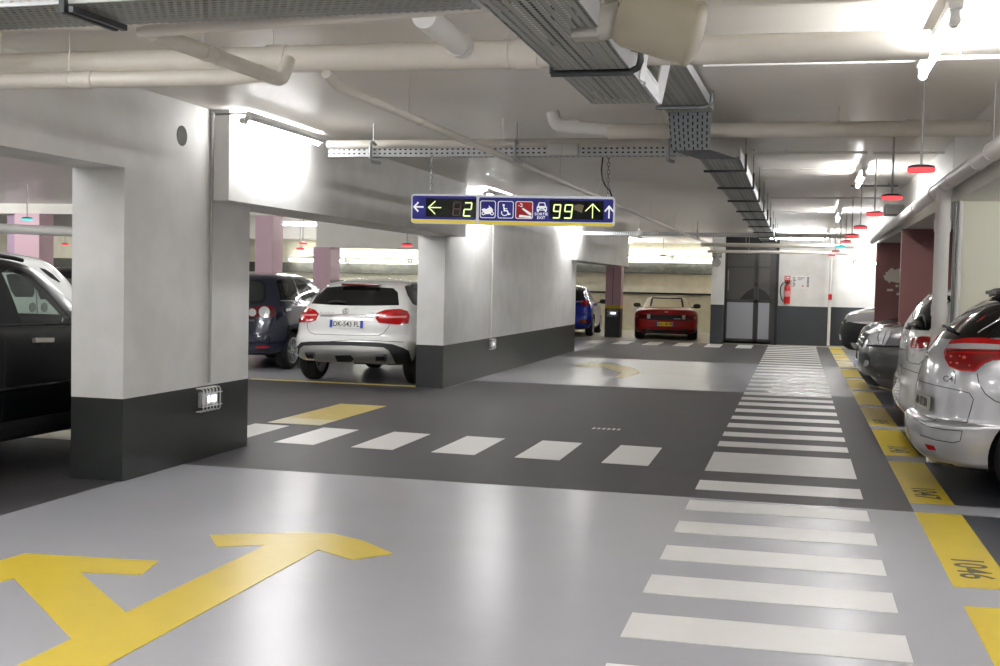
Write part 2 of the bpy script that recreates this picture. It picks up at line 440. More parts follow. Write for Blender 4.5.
    def door_mirror(s, x, y, z, m, sg, size=1.):
        bm = bmesh.new(); bmesh.ops.create_uvsphere(bm, u_segments=16, v_segments=10, radius=1)
        for v in bm.verts:
            c = v.co; v.co = Vector((x+(.09*c.x if c.x > 0 else .03*c.x)*size, sg*(y+.13*size)+.12*size*math.copysign(abs(c.y)**.8, c.y), z+.03+.075*size*math.copysign(abs(c.z)**.75, c.z)))
        q = MB(); q.bm(bm); q.beam((x+.03, sg*(y-.06), z-.02), (x+.03, sg*(y+.08), z), .05, .03)
        return q.build('door_mirror', m, s.root, 50)
    def seats(s, x_front, x_rear, y, z, m):
        for x, ys in ((x_front, (-y, y)), (x_rear, (-y, y))):
            for yy in ys:
                q = MB(); q.box(x-.06, x+.06, yy-.24, yy+.24, z-.3, z+.42, .05); q.box(x, x+.5, yy-.25, yy+.25, z-.35, z-.2, .04)
                st = q.build('seat', m, s.root, 40)
                MB().box(x-.09, x-.0, yy-.13, yy+.13, z+.45, z+.63, .035).build('headrest', m, st, 40)
    def finish(s, wells=True, extra=None):
        cut = []
        if wells:
            for x in s.wx:
                for sg in (-1, 1):
                    q = MB(); n = 40; rr = s.R+.055
                    c = [(x+rr*math.cos(2*PI*k/n), s.R+.01+rr*math.sin(2*PI*k/n)) for k in range(n)]
                    q.prism(c, .36*sg, Matrix(((1, 0, 0, 0), (0, 0, 1, 0), (0, 1, 0, 0), (0, 0, 0, 1))), (s.hw-.30)*sg)
                    cut.append(q.build('c', DARK, s.root))
        if s.cuts:
            vs, fs = loft(s.keys, 4, (.055, s.cabin[0], s.cabin[1], .06), s.cabin[2]); b = bmesh_of(vs, fs)
            me = bpy.data.meshes.new('c'); b.to_mesh(me); b.free(); cut.append(link('c', me, INTERIOR, s.root))
            for how, P, mir in s.cuts:
                q = MB()
                if how == 'side':
                    c = [(p.x, p.z) for p in P]; M = Matrix(((1, 0, 0, 0), (0, 0, 1, 0), (0, 1, 0, 0), (0, 0, 0, 1))); q.prism(c, 4, M, -2)
                else:
                    c = [(p.y, p.z) for p in P]; M = Matrix(((0, 0, 1, 0), (1, 0, 0, 0), (0, 1, 0, 0), (0, 0, 0, 1)))
                    xs = [p.x for p in P]; 
                    if how == 'rear': q.prism(c, max(xs)+.35-min(xs)+.4, M, min(xs)-.4)
                    else: q.prism(c, max(xs)-min(xs)+.6, M, min(xs)-.3)
                cut.append(q.build('c', INTERIOR, s.root))
        if cut: boolean(s.body, cut)
        me = s.body.data
        me.polygons.foreach_set('use_smooth', [True]*len(me.polygons)); me.set_sharp_from_angle(angle=math.radians(38))
def stretch(keys, kx=1., kw=1., kz=1.):
    return [(a*kx, b*kz, c*kx, d*kz, w*kw, ar*kx, nr, af*kx, nf) for a, b, c, d, w, ar, nr, af, nf in keys]
DARK = mat('black_plastic', (22, 22, 24), .6)
INTERIOR = mat('cabin_trim', (40, 40, 42), .8)
RUBBER = mat('tyre_rubber', (24, 24, 25), .75)
ALLOY = mat('alloy', (190, 192, 196), .3, .85)
STEEL = mat('brushed_steel', (140, 140, 142), .4, .9)
CHROME = mat('chrome', (225, 225, 228), .12, 1.)
GALV = mat('galvanised', (150, 154, 156), .42, .75, noise=.25, nscale=30)
BLUEBAND = mat('plate_blue', (25, 60, 160), .4)
BLACKGLASS = mat('dark_glass', (9, 11, 11), .04, spec=.6)
GREYGLASS = mat('smoked_glass', (34, 40, 38), .05, spec=.6)
GLASS = glass('clear_glass', (.62, .7, .66))
TINT = glass('tinted_glass', (.32, .37, .35))
RED_LENS = mat('red_lens', (170, 10, 14), .1, coat=1.)
DEEPRED = mat('deep_red_lens', (95, 8, 12), .12, coat=1.)
CLEAR_LENS = mat('clear_lens', (205, 205, 208), .1, .3, coat=1.)
WHITE_PLATE = mat('plate_white', (235, 235, 232), .4)
YELLOW_PLATE = mat('plate_yellow', (225, 190, 30), .4)
BLACK_INK = mat('black_lettering', (12, 12, 14), .5)
SEAM = mat('panel_gap', (18, 18, 19), .7)
WALLPAINT = banded('wall_paint', (232, 231, 230), (48, 51, 50), .635)
FARPAINT = banded('far_wall_paint', (230, 229, 226), (58, 62, 66), 1.085)
PLAIN = mat('plain_wall_paint', (228, 226, 216), .6, noise=.06, nscale=3)
PINK = mat('pink_paint', (150, 104, 100), .5, noise=.06, nscale=3)
PINKCOL = mat('pale_pink_paint', (206, 172, 182), .5, noise=.06, nscale=3)
BASEDARK = mat('dark_base_paint', (62, 66, 66), .4)
CEIL = mat('ceiling_paint', (234, 229, 221), .36, noise=.05, nscale=1.5)
PIPE = mat('pipe_paint', (216, 210, 201), .45, noise=.08, nscale=5)
PIPEWHITE = mat('pipe_white', (224, 222, 218), .4)
CONC = mat('rough_cream_concrete', (232, 228, 206), .85, noise=.18, nscale=4, bump=.5)
ROUGHBAND = mat('rough_dark_band', (92, 92, 84), .85, noise=.5, nscale=6, bump=.6)  # darker mottled tone for the bands on the rough walls
YELLOW = mat('yellow_floor_paint', (228, 200, 60), .32, noise=.08, nscale=3)
WHITEMARK = mat('white_floor_paint', (236, 234, 231), .36, noise=.05, nscale=4)
EPOXY = mat('grey_epoxy', (180, 180, 186), .26, noise=.05, nscale=1.2)
ASPH = mat('dark_lane_paint', (68, 66, 68), .55, spec=.3, noise=.15, nscale=2.5)
BAYDARK = mat('dark_bay_paint', (70, 72, 78), .3, noise=.12, nscale=1.5)
BAYGREY = mat('back_bay_concrete', (172, 168, 152), .5, noise=.2, nscale=2)
TUBE = emission('lit_tube', (250, 250, 250), 64.)
SOFTTUBE = emission('soft_lit_tube', (250, 250, 245), 24.)
HOUSING = mat('white_lamp_housing', (226, 226, 224), .4)
REDLED = emission('red_led', (255, 84, 88), .6)
TEALLED = emission('teal_led', (90, 225, 225), .55)
LEDLAMP = emission('small_lamp', (235, 240, 255), 1.4)
REDPAINT = mat('red_paint', (190, 24, 24), .3, coat=.4)
LABELW = mat('paper_white', (228, 228, 226), .5)
TRAYPERF = perforated('tray_perforated', (158, 160, 156), .036, .034, .66, .42, .45, .25)
CHANNEL = perforated('channel_painted_slots', (200, 202, 204), .05, .036, .4, .36, .4, .2, 0., True)  # slots painted dark for the shade inside the channel
TRAYSIDE = perforated('tray_side_perforated', (206, 208, 212), .040, .060, .42, .16, .4, .2)
# ------------------------------------------------------------------ floor, walls, ceiling
def slab(name, x0, x1, y0, y1, z0, z1, m, label=None, bev=0):
    return struct(MB().box(x0, x1, y0, y1, z0, z1, bev).build(name, m), label)
XW = -4.98                                   # wall plane along the lane
xs = [-34, -8, -5.0, .87, 1.19, 7.2]
ys = [-9, 3.97, 4.2, 6.36, 6.76, 8.95, 9.35, 11.53, 11.91, 14.1, 14.47, 16.68, 17.06, 18.2, 19.26, 19.66, 21.84, 22.24, 24.42, 24.82, 25.05, 27.0, 27.4, 29.58, 29.98, 32.16, 32.56, 33.25, 48]
# cell material: 0 epoxy, 1 dark lane, 2 dark bay, 3 back bay concrete
def cell(x, y):
    if y > 33.25: return 3
    if x < -8: return 1 if 9 < y < 16.75 else 0
    if x < -5.0: return 1 if y < 8.9 or 9 < y < 16.75 else 0
    if x < .87: return 1 if (8.95 < y < 18.2 or y > 25.05) else 0
    if x < 1.19: return 0
    k = (y-8.95) % 2.585
    return 0 if k < .40 else 2
fl = MB(); mi = []
for i in range(len(xs)-1):
    for j in range(len(ys)-1):
        fl.add([(xs[i], ys[j], 0), (xs[i+1], ys[j], 0), (xs[i+1], ys[j+1], 0), (xs[i], ys[j+1], 0)], [(0, 1, 2, 3)])
        mi.append(cell((xs[i]+xs[i+1])/2, (ys[j]+ys[j+1])/2))
floor = struct(fl.build('floor', [EPOXY, ASPH, BAYDARK, BAYGREY]), 'painted car park floor with pale grey and dark bands')
floor.data.polygons.foreach_set('material_index', mi)
slab('ceiling', -34, 7.2, -9, 48, 3.03, 3.2, CEIL, 'pale painted concrete ceiling')
slab('beam_front', -5.0, 1.4, 4.6, 5.85, 2.95, 3.03, CEIL, 'shallow ceiling step above the near lane')
# left side: openings and piers
slab('wall_left', -5.43, XW, -4, 8.03, 2.4, 3.03, WALLPAINT, 'white lintel wall over the opening on the left')
slab('pier', -5.43, XW, 8.03, 10.15, 0, 3.03, WALLPAINT, 'white wall pier with dark grey foot, nearest the camera')
slab('beam_left', -5.43, -4.80, 9.37, 16.9, 2.25, 3.03, WALLPAINT, 'deep white beam over the side aisle')
slab('pier', -5.45, -5.035, 16.64, 27.25, 0, 3.03, WALLPAINT, 'long white wall with dark grey foot beyond the side aisle')
slab('beam_left', -5.43, -4.9, 26.6, 35.0, 2.12, 3.03, WALLPAINT, 'white beam over the bay of the blue car')
slab('wall_left', -5.43, XW, -9, -4, 0, 3.03, WALLPAINT)
slab('wall_back', -34, 7.2, -9.2, -9, 0, 3.03, PLAIN)
slab('wall_side', -34.2, -34, -9, 48, 0, 3.03, PLAIN)
# far end
slab('pillar', -2.33, -1.99, 33.3, 33.75, 0, 3.03, FARPAINT, 'white post with dark foot between red car and dark doors')
slab('wall_side', -2.33, -2.13, 33.75, 42, 0, 3.03, CONC)
slab('wall_far', -.56, .9, 33.95, 34.2, 0, 3.03, FARPAINT, 'far wall with extinguisher, white over dark grey')
slab('wall_far', .9, 7.2, 34.3, 34.5, 0, 3.03, FARPAINT, 'far end wall beyond the row of parked cars')
slab('wall_far', -2.13, -.56, 34.35, 34.5, 0, 3.03, mat('dark_recess', (40, 40, 42), .6))
slab('trim_1', -.60, -.52, 33.7, 33.95, 0, 3.03, DARK)
slab('wall_far', -34, -2.2, 41, 41.3, 0, 1.98, CONC, 'rough cream concrete wall behind the red car')
slab('wall_far', -34, -2.2, 40.9, 41.3, 1.98, 2.36, ROUGHBAND, 'rough dark band above the cream wall')
slab('wall_far', -34, -2.2, 41.05, 41.3, 2.36, 3.03, CONC)
slab('trim_2', -34, -2.2, 40.9, 41.0, 1.27, 1.33, DARK, 'dark rail along the cream concrete wall')
slab('wall_far', -34, -5.45, 29.2, 29.5, 0, 1.72, CONC, 'rough cream wall behind the white car')
slab('wall_far', -34, -5.45, 29.1, 29.5, 1.72, 1.98, ROUGHBAND, 'dark band high on the rough cream wall')
slab('wall_far', -34, -5.45, 29.25, 29.5, 1.98, 3.03, CONC)
slab('beam_rear', -9.35, -5.45, 22.0, 22.35, 2.2, 3.03, PLAIN, 'pale beam above the white car')
slab('beam_rear', -34, -9.35, 22.0, 22.35, 2.82, 3.03, PLAIN)
# right side
slab('beam_right', 1.38, 7.2, -9, 22.14, 2.43, 3.03, mat('right_soffit', (214, 211, 204), .5), 'white beam along the heads of the bays on the right')
slab('wall_right', 7.0, 7.2, -9, 34.3, 0, 2.43, PLAIN)
slab('partition', 1.40, 7.0, 11.62, 11.82, 0, 2.43, mat('cream_partition', (226, 224, 206), .6), 'cream partition wall behind the silver car')
slab('partition', 1.35, 7.0, 16.88, 17.04, 0, 2.43, PINK, 'dusky pink partition above the grey car')
p3 = slab('partition', 1.34, 7.0, 21.98, 22.14, 0, 2.43, PINK, 'farther dusky pink partition with a bare patch')
q = MB(); n = 26; random.seed(3)
base = at(896, 276, y=21.97)
poly = [(base.x+.19*math.cos(2*PI*k/n)*(1+.18*random.uniform(-1, 1)), base.z+.13*math.sin(2*PI*k/n)*(1+.25*random.uniform(-1, 1))) for k in range(n)]
q.prism(poly, .006, Matrix(((1, 0, 0, 0), (0, 0, 1, 0), (0, 1, 0, 0), (0, 0, 0, 1))), 21.972)
for px, py, w in ((890, 290, .10), (898, 294, .05), (897, 286, .05)):
    c = at(px, py, y=21.97); q.box(c.x-w/2, c.x+w/2, 21.972, 21.978, c.z-.02, c.z+.02)
struct(q.build('bare_patch', mat('cream_partition', (226, 224, 206)), p3))
# back rows on the left
COLM = mat('column_dark', (60, 60, 62))
def column(x0, x1, y0, y1, ztop, label, base=.0, band=False, m=None):
    o = slab('column', x0, x1, y0, y1, base, ztop, m or PINKCOL, label)
    if base:
        struct(MB().box(x0, x1, y0, y1, 0, base-.09).build('column_foot', BASEDARK, o))
        struct(MB().box(x0-.003, x1+.003, y0-.003, y1+.003, base-.09, base).build('column_stripe', YELLOW, o))
    return o
column(-10.62, -10.25, 21.9, 22.4, 2.82, 'pale pink column behind the dark blue car')
column(-9.38, -9.02, 21.94, 22.45, 2.2, 'pale pink column rising behind the white car roof')
column(-16.2, -15.6, 21.9, 22.4, 2.82, 'pale pink column beyond the black car')
column(-16.9, -16.25, 22.6, 23.1, 3.03, 'mauve column beside the pale pink one, beyond the black car', m=mat('mauve_paint', (176, 152, 172), .5))
column(-5.58, -5.12, 35.1, 35.6, 2.25, 'pink column with yellow stripe and dark foot beside blue car', base=.95)
struct(MB().box(-5.37, -5.345, 35.085, 35.1, .96, 2.07).build('column_joint', mat('joint_pink', (140, 108, 112)), bpy.data.objects['column.004'] if 'column.004' in bpy.data.objects else None))
slab('beam_rear', -34, -9.0, 25.9, 26.2, 2.5, 3.03, PLAIN)

# ------------------------------------------------------------------ markings on the floor
T0, T1 = 0.0005, 0.003
def flat(name, poly, m, parent=None, top=T1):
    return MB().prism(poly, top-T0, None, T0).build(name, m, parent)
def rect(x0, x1, y0, y1, sk=0.): return [(x0, y0), (x1, y0+sk), (x1, y1+sk), (x0, y1)]
cw = thing('crosswalk', 'white striped pedestrian path running the length of the lane', 'crosswalk', (-.1, 0, 0))
st = [(3.72+.0, 4.12), (4.50, 4.88)]
yy = [(4.48, 4.88), (5.27, 5.68), (6.07, 6.47), (6.85, 7.24), (7.64, 8.02), (8.44, 8.84), (9.32, 9.78), (10.30, 11.50), (11.94, 12.33), (12.78, 13.15), (13.61, 14.02), (14.47, 14.83), (15.33, 15.73), (16.21, 16.65), (17.04, 17.42)]
y0 = 17.85
while y0 < 32.9: yy.append((y0, y0+.41)); y0 += .83
for a, b in yy: flat('stripe', rect(-.73+.1, .535+.1, a, b, .02), WHITEMARK, cw)
dl = thing('dashed_line', 'row of white dashes crossing the near dark band', 'road marking', (-3, 10.9, 0))
for k in range(-6, 7):
    x = -4.85+.8*k
    if x > -1.2 or x < -8.3: continue
    flat('dash', [(x+3, 10.44-.05*(k-1)*.35-10.9), (x+.42+3, 10.42-.05*(k-1)*.35-10.9), (x+.41+3, 11.64-.05*(k-1)*.4-10.9), (x+3, 11.67-.05*(k-1)*.4-10.9)], WHITEMARK, dl)
dl = thing('dashed_line', 'row of white dashes at the far end, before red car and dark doors', 'road marking', (-3, 32.2, 0))
for k in range(-3, 6):
    x = -5.58+.81*k
    flat('dash', rect(x+3, x+.41+3, -1.0, .8), WHITEMARK, dl)
# bay numbers
tops = []
yb = 6.76-2.585
starts = [(4.2, 6.34, None), (6.75, 8.93, '1046'), (9.33, 11.51, '1047'), (11.93, 14.08, '1048'), (14.46, 16.67, '1049')]
y0 = 17.06
while y0 < 33: starts.append((y0, min(y0+2.18, 33.2), None)); y0 += 2.585
lab = ['yellow bay strip cut by the lower right corner', 'yellow bay strip numbered 1046', 'yellow bay strip numbered 1047, beside the silver car', 'yellow bay strip numbered 1048, beyond the silver car bumper', 'yellow bay strip numbered 1049, before the white hatchback',
       'yellow bay strip before the grey car nose', 'yellow bay strip second beyond the grey car', 'third yellow bay strip beyond the grey car', 'fourth yellow bay strip beyond the grey car, near the far cars', 'fifth yellow bay strip beyond the grey car', 'farthest yellow bay strip at the end wall', 'last sliver of yellow bay strip at the end wall']
for i, (a, b, num) in enumerate(starts):
    o = thing('bay_strip', lab[min(i, len(lab)-1)], 'bay marking', (1.03, (a+b)/2, 0), 0, 'yellow bay strips along the right of the lane')
    flat('strip', rect(-.16, .16, a-(a+b)/2, b-(a+b)/2, .02), YELLOW, o)
    if num: text_part('bay_number', num, .47, .19, Matrix.Translation((-.0, a-(a+b)/2+.45, T1)) @ Matrix.Rotation(-PI/2, 4, 'Z'), mat('grey_lettering', (84, 78, 62), .5), o, .001)
# yellow/white box marking in the side aisle
o = thing('box_marking', 'yellow and white painted rectangle in the side aisle', 'road marking', (-5.27, 12.9, 0))
flat('yellow_field', rect(-.31, .31, -.55, 1.1), mat('worn_yellow_paint', (214, 190, 92), .3, noise=.2, nscale=3), o)
flat('white_field', rect(-.31, .31, -1.04, -.55), mat('worn_cream_paint', (224, 214, 176), .3, noise=.1), o)
o = thing('bay_line', 'thin yellow line on the floor behind the white car', 'road marking', (-7, 16.8, 0))
flat('line', rect(-1.2, 1.6, -.06, .06), YELLOW, o)
o = thing('bay_line', 'pale line on the floor under the black car', 'road marking', (-8, 10.75, 0))
flat('line', rect(-1.5, 1.9, -.9, -.3), mat('pale_line', (190, 184, 160), .4), o)
# arrows
o = thing('floor_arrow', 'large yellow two-headed arrow on the near floor at left', 'road marking', (-3, 5.5, 0))
z2 = lambda x, y: (lambda p: (p.x, p.y))(at(180+x/4.167, 510+y/4.167, z=0))
pts = [(-2.68, 2.3), (-2.68, z2(590, 168)[1]), z2(720, 209), z2(890, 183), z2(760, 128), z2(640, 100), z2(520, 95), z2(125, 105), z2(152, 154), (-3.02, z2(375, 150)[1]), (-3.02, 4.91),
       (-3.66, 5.5), (-3.33, 5.56), (-3.4, 5.86), (-4.19, 5.77), (-4.30, 5.0), (-4.0, 4.85), (-3.9, 5.28), (-3.02, 4.48), (-3.02, 2.3)]
MB().prism([(x+3, y-5.5) for x, y in pts], T1-T0, None, T0).build('arrow', YELLOW, o)
o = thing('floor_arrow', 'faint yellow arrow on the far pale floor band', 'road marking', (-3.4, 22, 0))
fy = lambda x, y: at(560+x/4.545, 340+y/4.545, z=0)
P = [fy(*p) for p in ((70, 112), (200, 105), (330, 125), (370, 150), (290, 172), (250, 170), (280, 150), (190, 122), (80, 120))]
MB().prism([(p.x+3.4, p.y-22) for p in P], T1-T0, None, T0).build('arrow', mat('faded_yellow', (196, 182, 120), .3), o)
# floor drain
c = at(607, 429, z=0); o = thing('floor_drain', 'small slotted drain in the near dark band', 'drain', (c.x, c.y, 0))
q = MB()
for k in range(6): q.box(-.16+k*.055, -.13+k*.055, -.06, .06, .0005, .003)
q.build('drain_slots', WHITEMARK, o)

# ------------------------------------------------------------------ pipes
def pipe(name, label, pts, r, m=PIPE, clamps=(), couplings=(), drop=None, group=None, n=14):
    o = thing(name, label, 'pipe', pts[0], 0, group); o0 = Vector(pts[0])
    P = [Vector(p)-o0 for p in pts]
    # soften the corners
    Q = [P[0]]
    for a, b, c in zip(P[:-2], P[1:-1], P[2:]):
        u, v = (a-b), (c-b); d = min(r*1.6, u.length*.45, v.length*.45); u.normalize(); v.normalize()
        for t in (0, .25, .5, .75, 1.):
            Q.append((b+u*d)*(1-t)**2+b*2*t*(1-t)+(b+v*d)*t*t)
    Q.append(P[-1])
    MB().tube(Q, r, n).build('pipe_run', m, o, 40)
    for i, t in couplings:
        a, b = P[i], P[i+1]; d = (b-a).normalized(); c = a.lerp(b, t)
        MB().tube([c-d*r*.8, c+d*r*.8], r*1.12, n).build('coupling', m, o, 40)
    for i, t in clamps:
        a, b = P[i], P[i+1]; d = (b-a).normalized(); c = a.lerp(b, t); top = 3.03-(o0+c).z
        q = MB(); q.tube([c-d*.015, c+d*.015], r*1.08, n); q.bar(c+Vector((0, 0, r*.5)), c+Vector((0, 0, top)), .0035, 6)
        q.build('hanger', m, o, 40)
    return o
pipe('ceiling_pipe', 'fat beige pipe across the ceiling behind the near cable tray', [(-5.1, 6.22, 2.83), (.6, 6.3, 2.83)], .075, clamps=((0, .07), (0, .38), (0, .62)), couplings=((0, .385), (0, .64)))
pipe('ceiling_pipe', 'thinner beige pipe just below the fat one at upper left', [(-5.1, 6.0, 2.70), (-3.1, 6.05, 2.70), (-2.9, 6.05, 2.72)], .047, clamps=((0, .5),), couplings=((0, .56),))
pipe('ceiling_pipe', 'short beige pipe running away from the near cable tray, elbowed upward', [(-2.64, 4.45, 2.60), (-2.59, 5.62, 2.60), (-2.59, 5.70, 2.72)], .036, couplings=((0, .45),), clamps=((0, .35),))
pipe('ceiling_pipe', 'beige pipe tucked under the edge of the near cable tray', [(-2.68, 4.42, 2.60), (-2.1, 4.42, 2.62), (-1.1, 4.42, 2.66)], .026)
pipe('ceiling_pipe', 'long thin cream pipe running far down the lane to the white post', [(-2.60, 6.22, 2.74), (-2.60, 6.4, 2.70), (-2.46, 18.8, 2.70), (-2.32, 30.9, 2.70), (-2.2, 33.2, 2.52)], .028, clamps=((1, .1), (1, .3), (1, .5), (1, .7), (2, .1), (2, .4), (2, .7)), couplings=((1, .12), (1, .42), (2, .2)))
pipe('ceiling_pipe', 'short white branch pipe dropping into the fat beige pipe', [at(424, 16, z=2.74), at(461, 46, z=2.74)], .055, m=PIPEWHITE, couplings=((0, .96),))
pipe('ceiling_pipe', 'beige pipe crossing the whole lane under the cable tray drop', [(-1.55, 9.66, 2.845), (3.0, 9.66, 2.845)], .062, clamps=((0, .1), (0, .4), (0, .66)), couplings=((0, .52),))
e = at(562, 118, y=9.66)
pipe('ceiling_pipe', 'white elbow pipe with round cap left of the cable tray', [(e.x-.08, 9.66, e.z+.05), (e.x-.05, 9.66, e.z-.06), (-1.4, 9.66, 2.845)], .055, m=PIPEWHITE, couplings=((1, .25),))
pipe('ceiling_pipe', 'thin white pipe above the slotted channel', [(-4.4, 10.6, 2.87), (-1.0, 10.6, 2.87)], .04, m=PIPE)
pipe('ceiling_pipe', 'large white pipe running down the heads of the right-hand bays', [(1.27, -2, 2.56), (1.27, 11.4, 2.565), (1.27, 22.1, 2.47)], .062, m=PIPEWHITE, couplings=((1, .08), (0, .85)), clamps=((0, .6), (0, .8), (0, .96), (1, .25), (1, .5), (1, .75)))
dp = pipe('downpipe', 'white downpipe falling beside the cream partition', [(1.27, 11.35, 2.55), (1.27, 11.52, 2.44), (1.27, 11.52, .02)], .066, m=PIPEWHITE, couplings=((1, .1), (1, .42)))
pipe('conduit', 'thin metal conduit beside the white downpipe', [(1.39, 11.6, 2.43), (1.39, 11.6, .05)], .014, m=GALV)
pipe('conduit', 'white trunking against the cream partition edge', [(1.43, 11.58, 2.43), (1.43, 11.58, .05)], .022, m=PIPEWHITE)
for k, (y, z, x0, x1, nm) in enumerate(((30.2, 2.64, -2.4, 1.3, 'beige pipe crossing the far end of the lane'), (31.2, 2.5, -2.3, 1.2, 'white pipe crossing just before the far doors'), (27.6, 2.78, -4.8, 1.3, 'pale pipe crossing beyond the far cable channel'))):
    pipe('ceiling_pipe', nm, [(x0, y, z), (x1, y, z)], .05 if k != 1 else .04, clamps=((0, .3), (0, .7)))
pipe('standpipe', 'thin white standpipe with red valve on the far wall', [(.87, 33.85, 2.62), (.87, 33.85, .02)], .04, m=PIPEWHITE)
o = bpy.data.objects['standpipe']; c = at(830, 297, y=33.8)
MB().box(c.x-.05-.87, c.x+.05-.87, -.09, -.03, c.z-.08-2.62, c.z+.08-2.62, .01).build('red_valve', REDPAINT, o)
o = thing('valve', 'grey valve body hanging on the white post near the ceiling', 'valve', (-2.2, 33.2, 2.4))
q = MB(); q.tube([(-.12, 0, .05), (.14, 0, .05)], .07, 14); q.tube([(0, 0, -.2), (0, 0, .12)], .08, 14); q.tube([(0, -.1, -.15), (0, .06, -.15)], .12, 18)
q.build('valve_body', mat('valve_grey', (150, 150, 146), .5), o, 40)
pipe('ceiling_pipe', 'white pipe hung above the black car, beyond the opening', [(-16.0, 15.3, 2.36), (-9.4, 15.87, 2.17)], .075, m=PIPEWHITE)
for k, (x0, x1, y, nm) in enumerate(((-.62, .66, 7.55, 'white conduit feeding the nearest ceiling lamp'), (.72, 1.3, 7.5, 'white conduit right of the nearest ceiling lamp'), (-.5, .64, 12.55, 'conduit before the second ceiling lamp'), (.7, 1.38, 12.6, 'conduit right of the second ceiling lamp'), (-.45, .6, 14.3, 'white conduit from cable tray to the second ceiling lamp'), (.65, 1.25, 16.6, 'dark conduit beyond the second ceiling lamp'), (-.45, 1.3, 18.8, 'conduit between second and third ceiling lamps'), (-.4, .6, 22.2, 'white conduit feeding the third ceiling lamp'))):
    pipe('conduit', nm, [(x0, y, 2.985), (x1, y, 2.985)], .014, m=PIPEWHITE if k != 5 else GALV, clamps=((0, .3), (0, .8)), n=8)
pipe('conduit', 'white conduit down the nearest pier to its caged lamp', [(-4.94, 9.34, 3.0), (-4.955, 9.36, 2.9), (-4.96, 9.36, .66)], .014, m=mat('grey_conduit', (176, 174, 170), .5), n=8)
pipe('conduit', 'white conduit down the long wall to its small lamp', [(-5.015, 19.35, 2.95), (-5.015, 19.35, .64)], .016, m=PIPEWHITE, n=8)
pipe('conduit', 'thin conduit along the top of the side aisle beam', [(-4.93, 9.36, 2.99), (-4.78, 9.36, 2.99), (-4.6, 9.36, 2.99)], .01, m=GALV, n=8)

# ------------------------------------------------------------------ cable trays
def tray(o, name, P, W, H, lip=True):
    """P: centre line points of the underside"""
    for k, (a, b) in enumerate(zip(P[:-1], P[1:])):
        a, b = Vector(a), Vector(b); d = (b-a).normalized(); side = d.cross(Vector((0, 0, 1))).normalized()
        if abs(d.z) > .9: side = Vector((1, 0, 0))
        up = side.cross(d).normalized()
        me = bpy.data.meshes.new(name); L = (b-a).length
        vs = [a-side*W/2, a+side*W/2, b+side*W/2, b-side*W/2]; me.from_pydata([tuple(v) for v in vs], [], [(0, 1, 2, 3)])
        uv = me.uv_layers.new(name='m'); 
        for li, c in enumerate(((0, 0), (0, W), (L, W), (L, 0))): uv.data[li].uv = c
        x = link(name, me, TRAYPERF, o); md = x.modifiers.new('s', 'SOLIDIFY'); md.thickness = .002
        if lip:
            for sg in (-1, 1):
                e0, e1 = a+side*W/2*sg, b+side*W/2*sg
                me = bpy.data.meshes.new('side_rail'); me.from_pydata([tuple(v) for v in (e0, e1, e1+up*H, e0+up*H)], [], [(0, 1, 2, 3)])
                uv = me.uv_layers.new(name='m')
                for li, c in enumerate(((0, -.012), (L, -.012), (L, H-.012), (0, H-.012))): uv.data[li].uv = c
                x = link('side_rail', me, TRAYSIDE, o); md = x.modifiers.new('s', 'SOLIDIFY'); md.thickness = .003
def cables(o, P, W, n, z=.02):
    cm = [mat('black_cable', (28, 28, 30), .6), mat('grey_cable', (120, 120, 118), .6), mat('white_cable', (196, 194, 188), .6)]
    for k in range(n):
        off = -W/2+.03+(W-.06)*k/(n-1); q = []
        for a, b in zip(P[:-1], P[1:]):
            a, b = Vector(a), Vector(b); d = (b-a).normalized(); s = d.cross(Vector((0, 0, 1))); s = s.normalized() if s.length > .1 else Vector((1, 0, 0))
            for t in (0.02, .35, .68, .98): q.append(a.lerp(b, t)+s*(off+random.uniform(-.008, .008))+Vector((0, 0, z)))
        MB().tube(q, random.uniform(.008, .013), 6).build('cable', cm[k % 3 if k % 2 else 1], o, 60)
o = thing('cable_tray', 'wide perforated cable tray across the top left corner', 'cable tray')
PA = [(-5.0, 4.165, 2.60), (-1.19, 4.14, 2.62)]
tray(o, 'tray_base', PA, .37, .10); cables(o, PA, .37, 6)
q = MB(); x = at(62, 0, y=3.9).x
x -= .03; q.box(x-.012, x+.012, 3.94, 3.97, 2.58, 3.03); q.beam((x, 3.94, 2.585), (x+.03, 4.26, 2.58), .022, .022); q.beam((x+.04, 3.94, 2.585), (x+.07, 4.26, 2.58), .022, .022); q.build('tray_bracket', mat('dark_steel', (70, 72, 74), .45, .6), o)
o = thing('cable_tray', 'long perforated cable tray over the middle of the lane', 'cable tray')
PN = [(-.975, 2.6, 2.62), (-.985, 6.68, 2.62)]
PB = [(-.885, 6.9, 2.93), (-.845, 9.2, 2.93)]
PC = [(-.655, 9.9, 2.645), (-.67, 16, 2.645), (-.68, 29, 2.66)]
tray(o, 'tray_base', PN, .36, .10); tray(o, 'tray_base', PB, .36, .07)
PS = [(-.87, 9.12, 2.93), (-.70, 9.28, 2.64)]
me = bpy.data.meshes.new('drop_plate'); hw = .18
me.from_pydata([(-1.01, 9.2, 2.93), (-.685, 9.2, 2.93), (-.685, 9.24, 2.645), (-.985, 9.24, 2.645), (-.49, 9.9, 2.645), (-.82, 9.9, 2.645)], [], [(0, 1, 2, 3), (3, 2, 4, 5)])
uv = me.uv_layers.new(name='m')
for li, c in enumerate(((0, 0), (0, .33), (.3, .33), (.3, 0), (.3, 0), (.3, .33), (.9, .33), (.9, 0))): uv.data[li].uv = c
link('drop_plate', me, perforated('tray_painted_slots', (128, 132, 136), .05, .037, .6, .3, .45, .3, .5, True), o).modifiers.new('s', 'SOLIDIFY').thickness = .002  # slot shade painted dark on the solid plate
tray(o, 'tray_base', PC, .33, .10)
cables(o, PN, .36, 8); cables(o, PB, .36, 7); cables(o, PC, .33, 7)
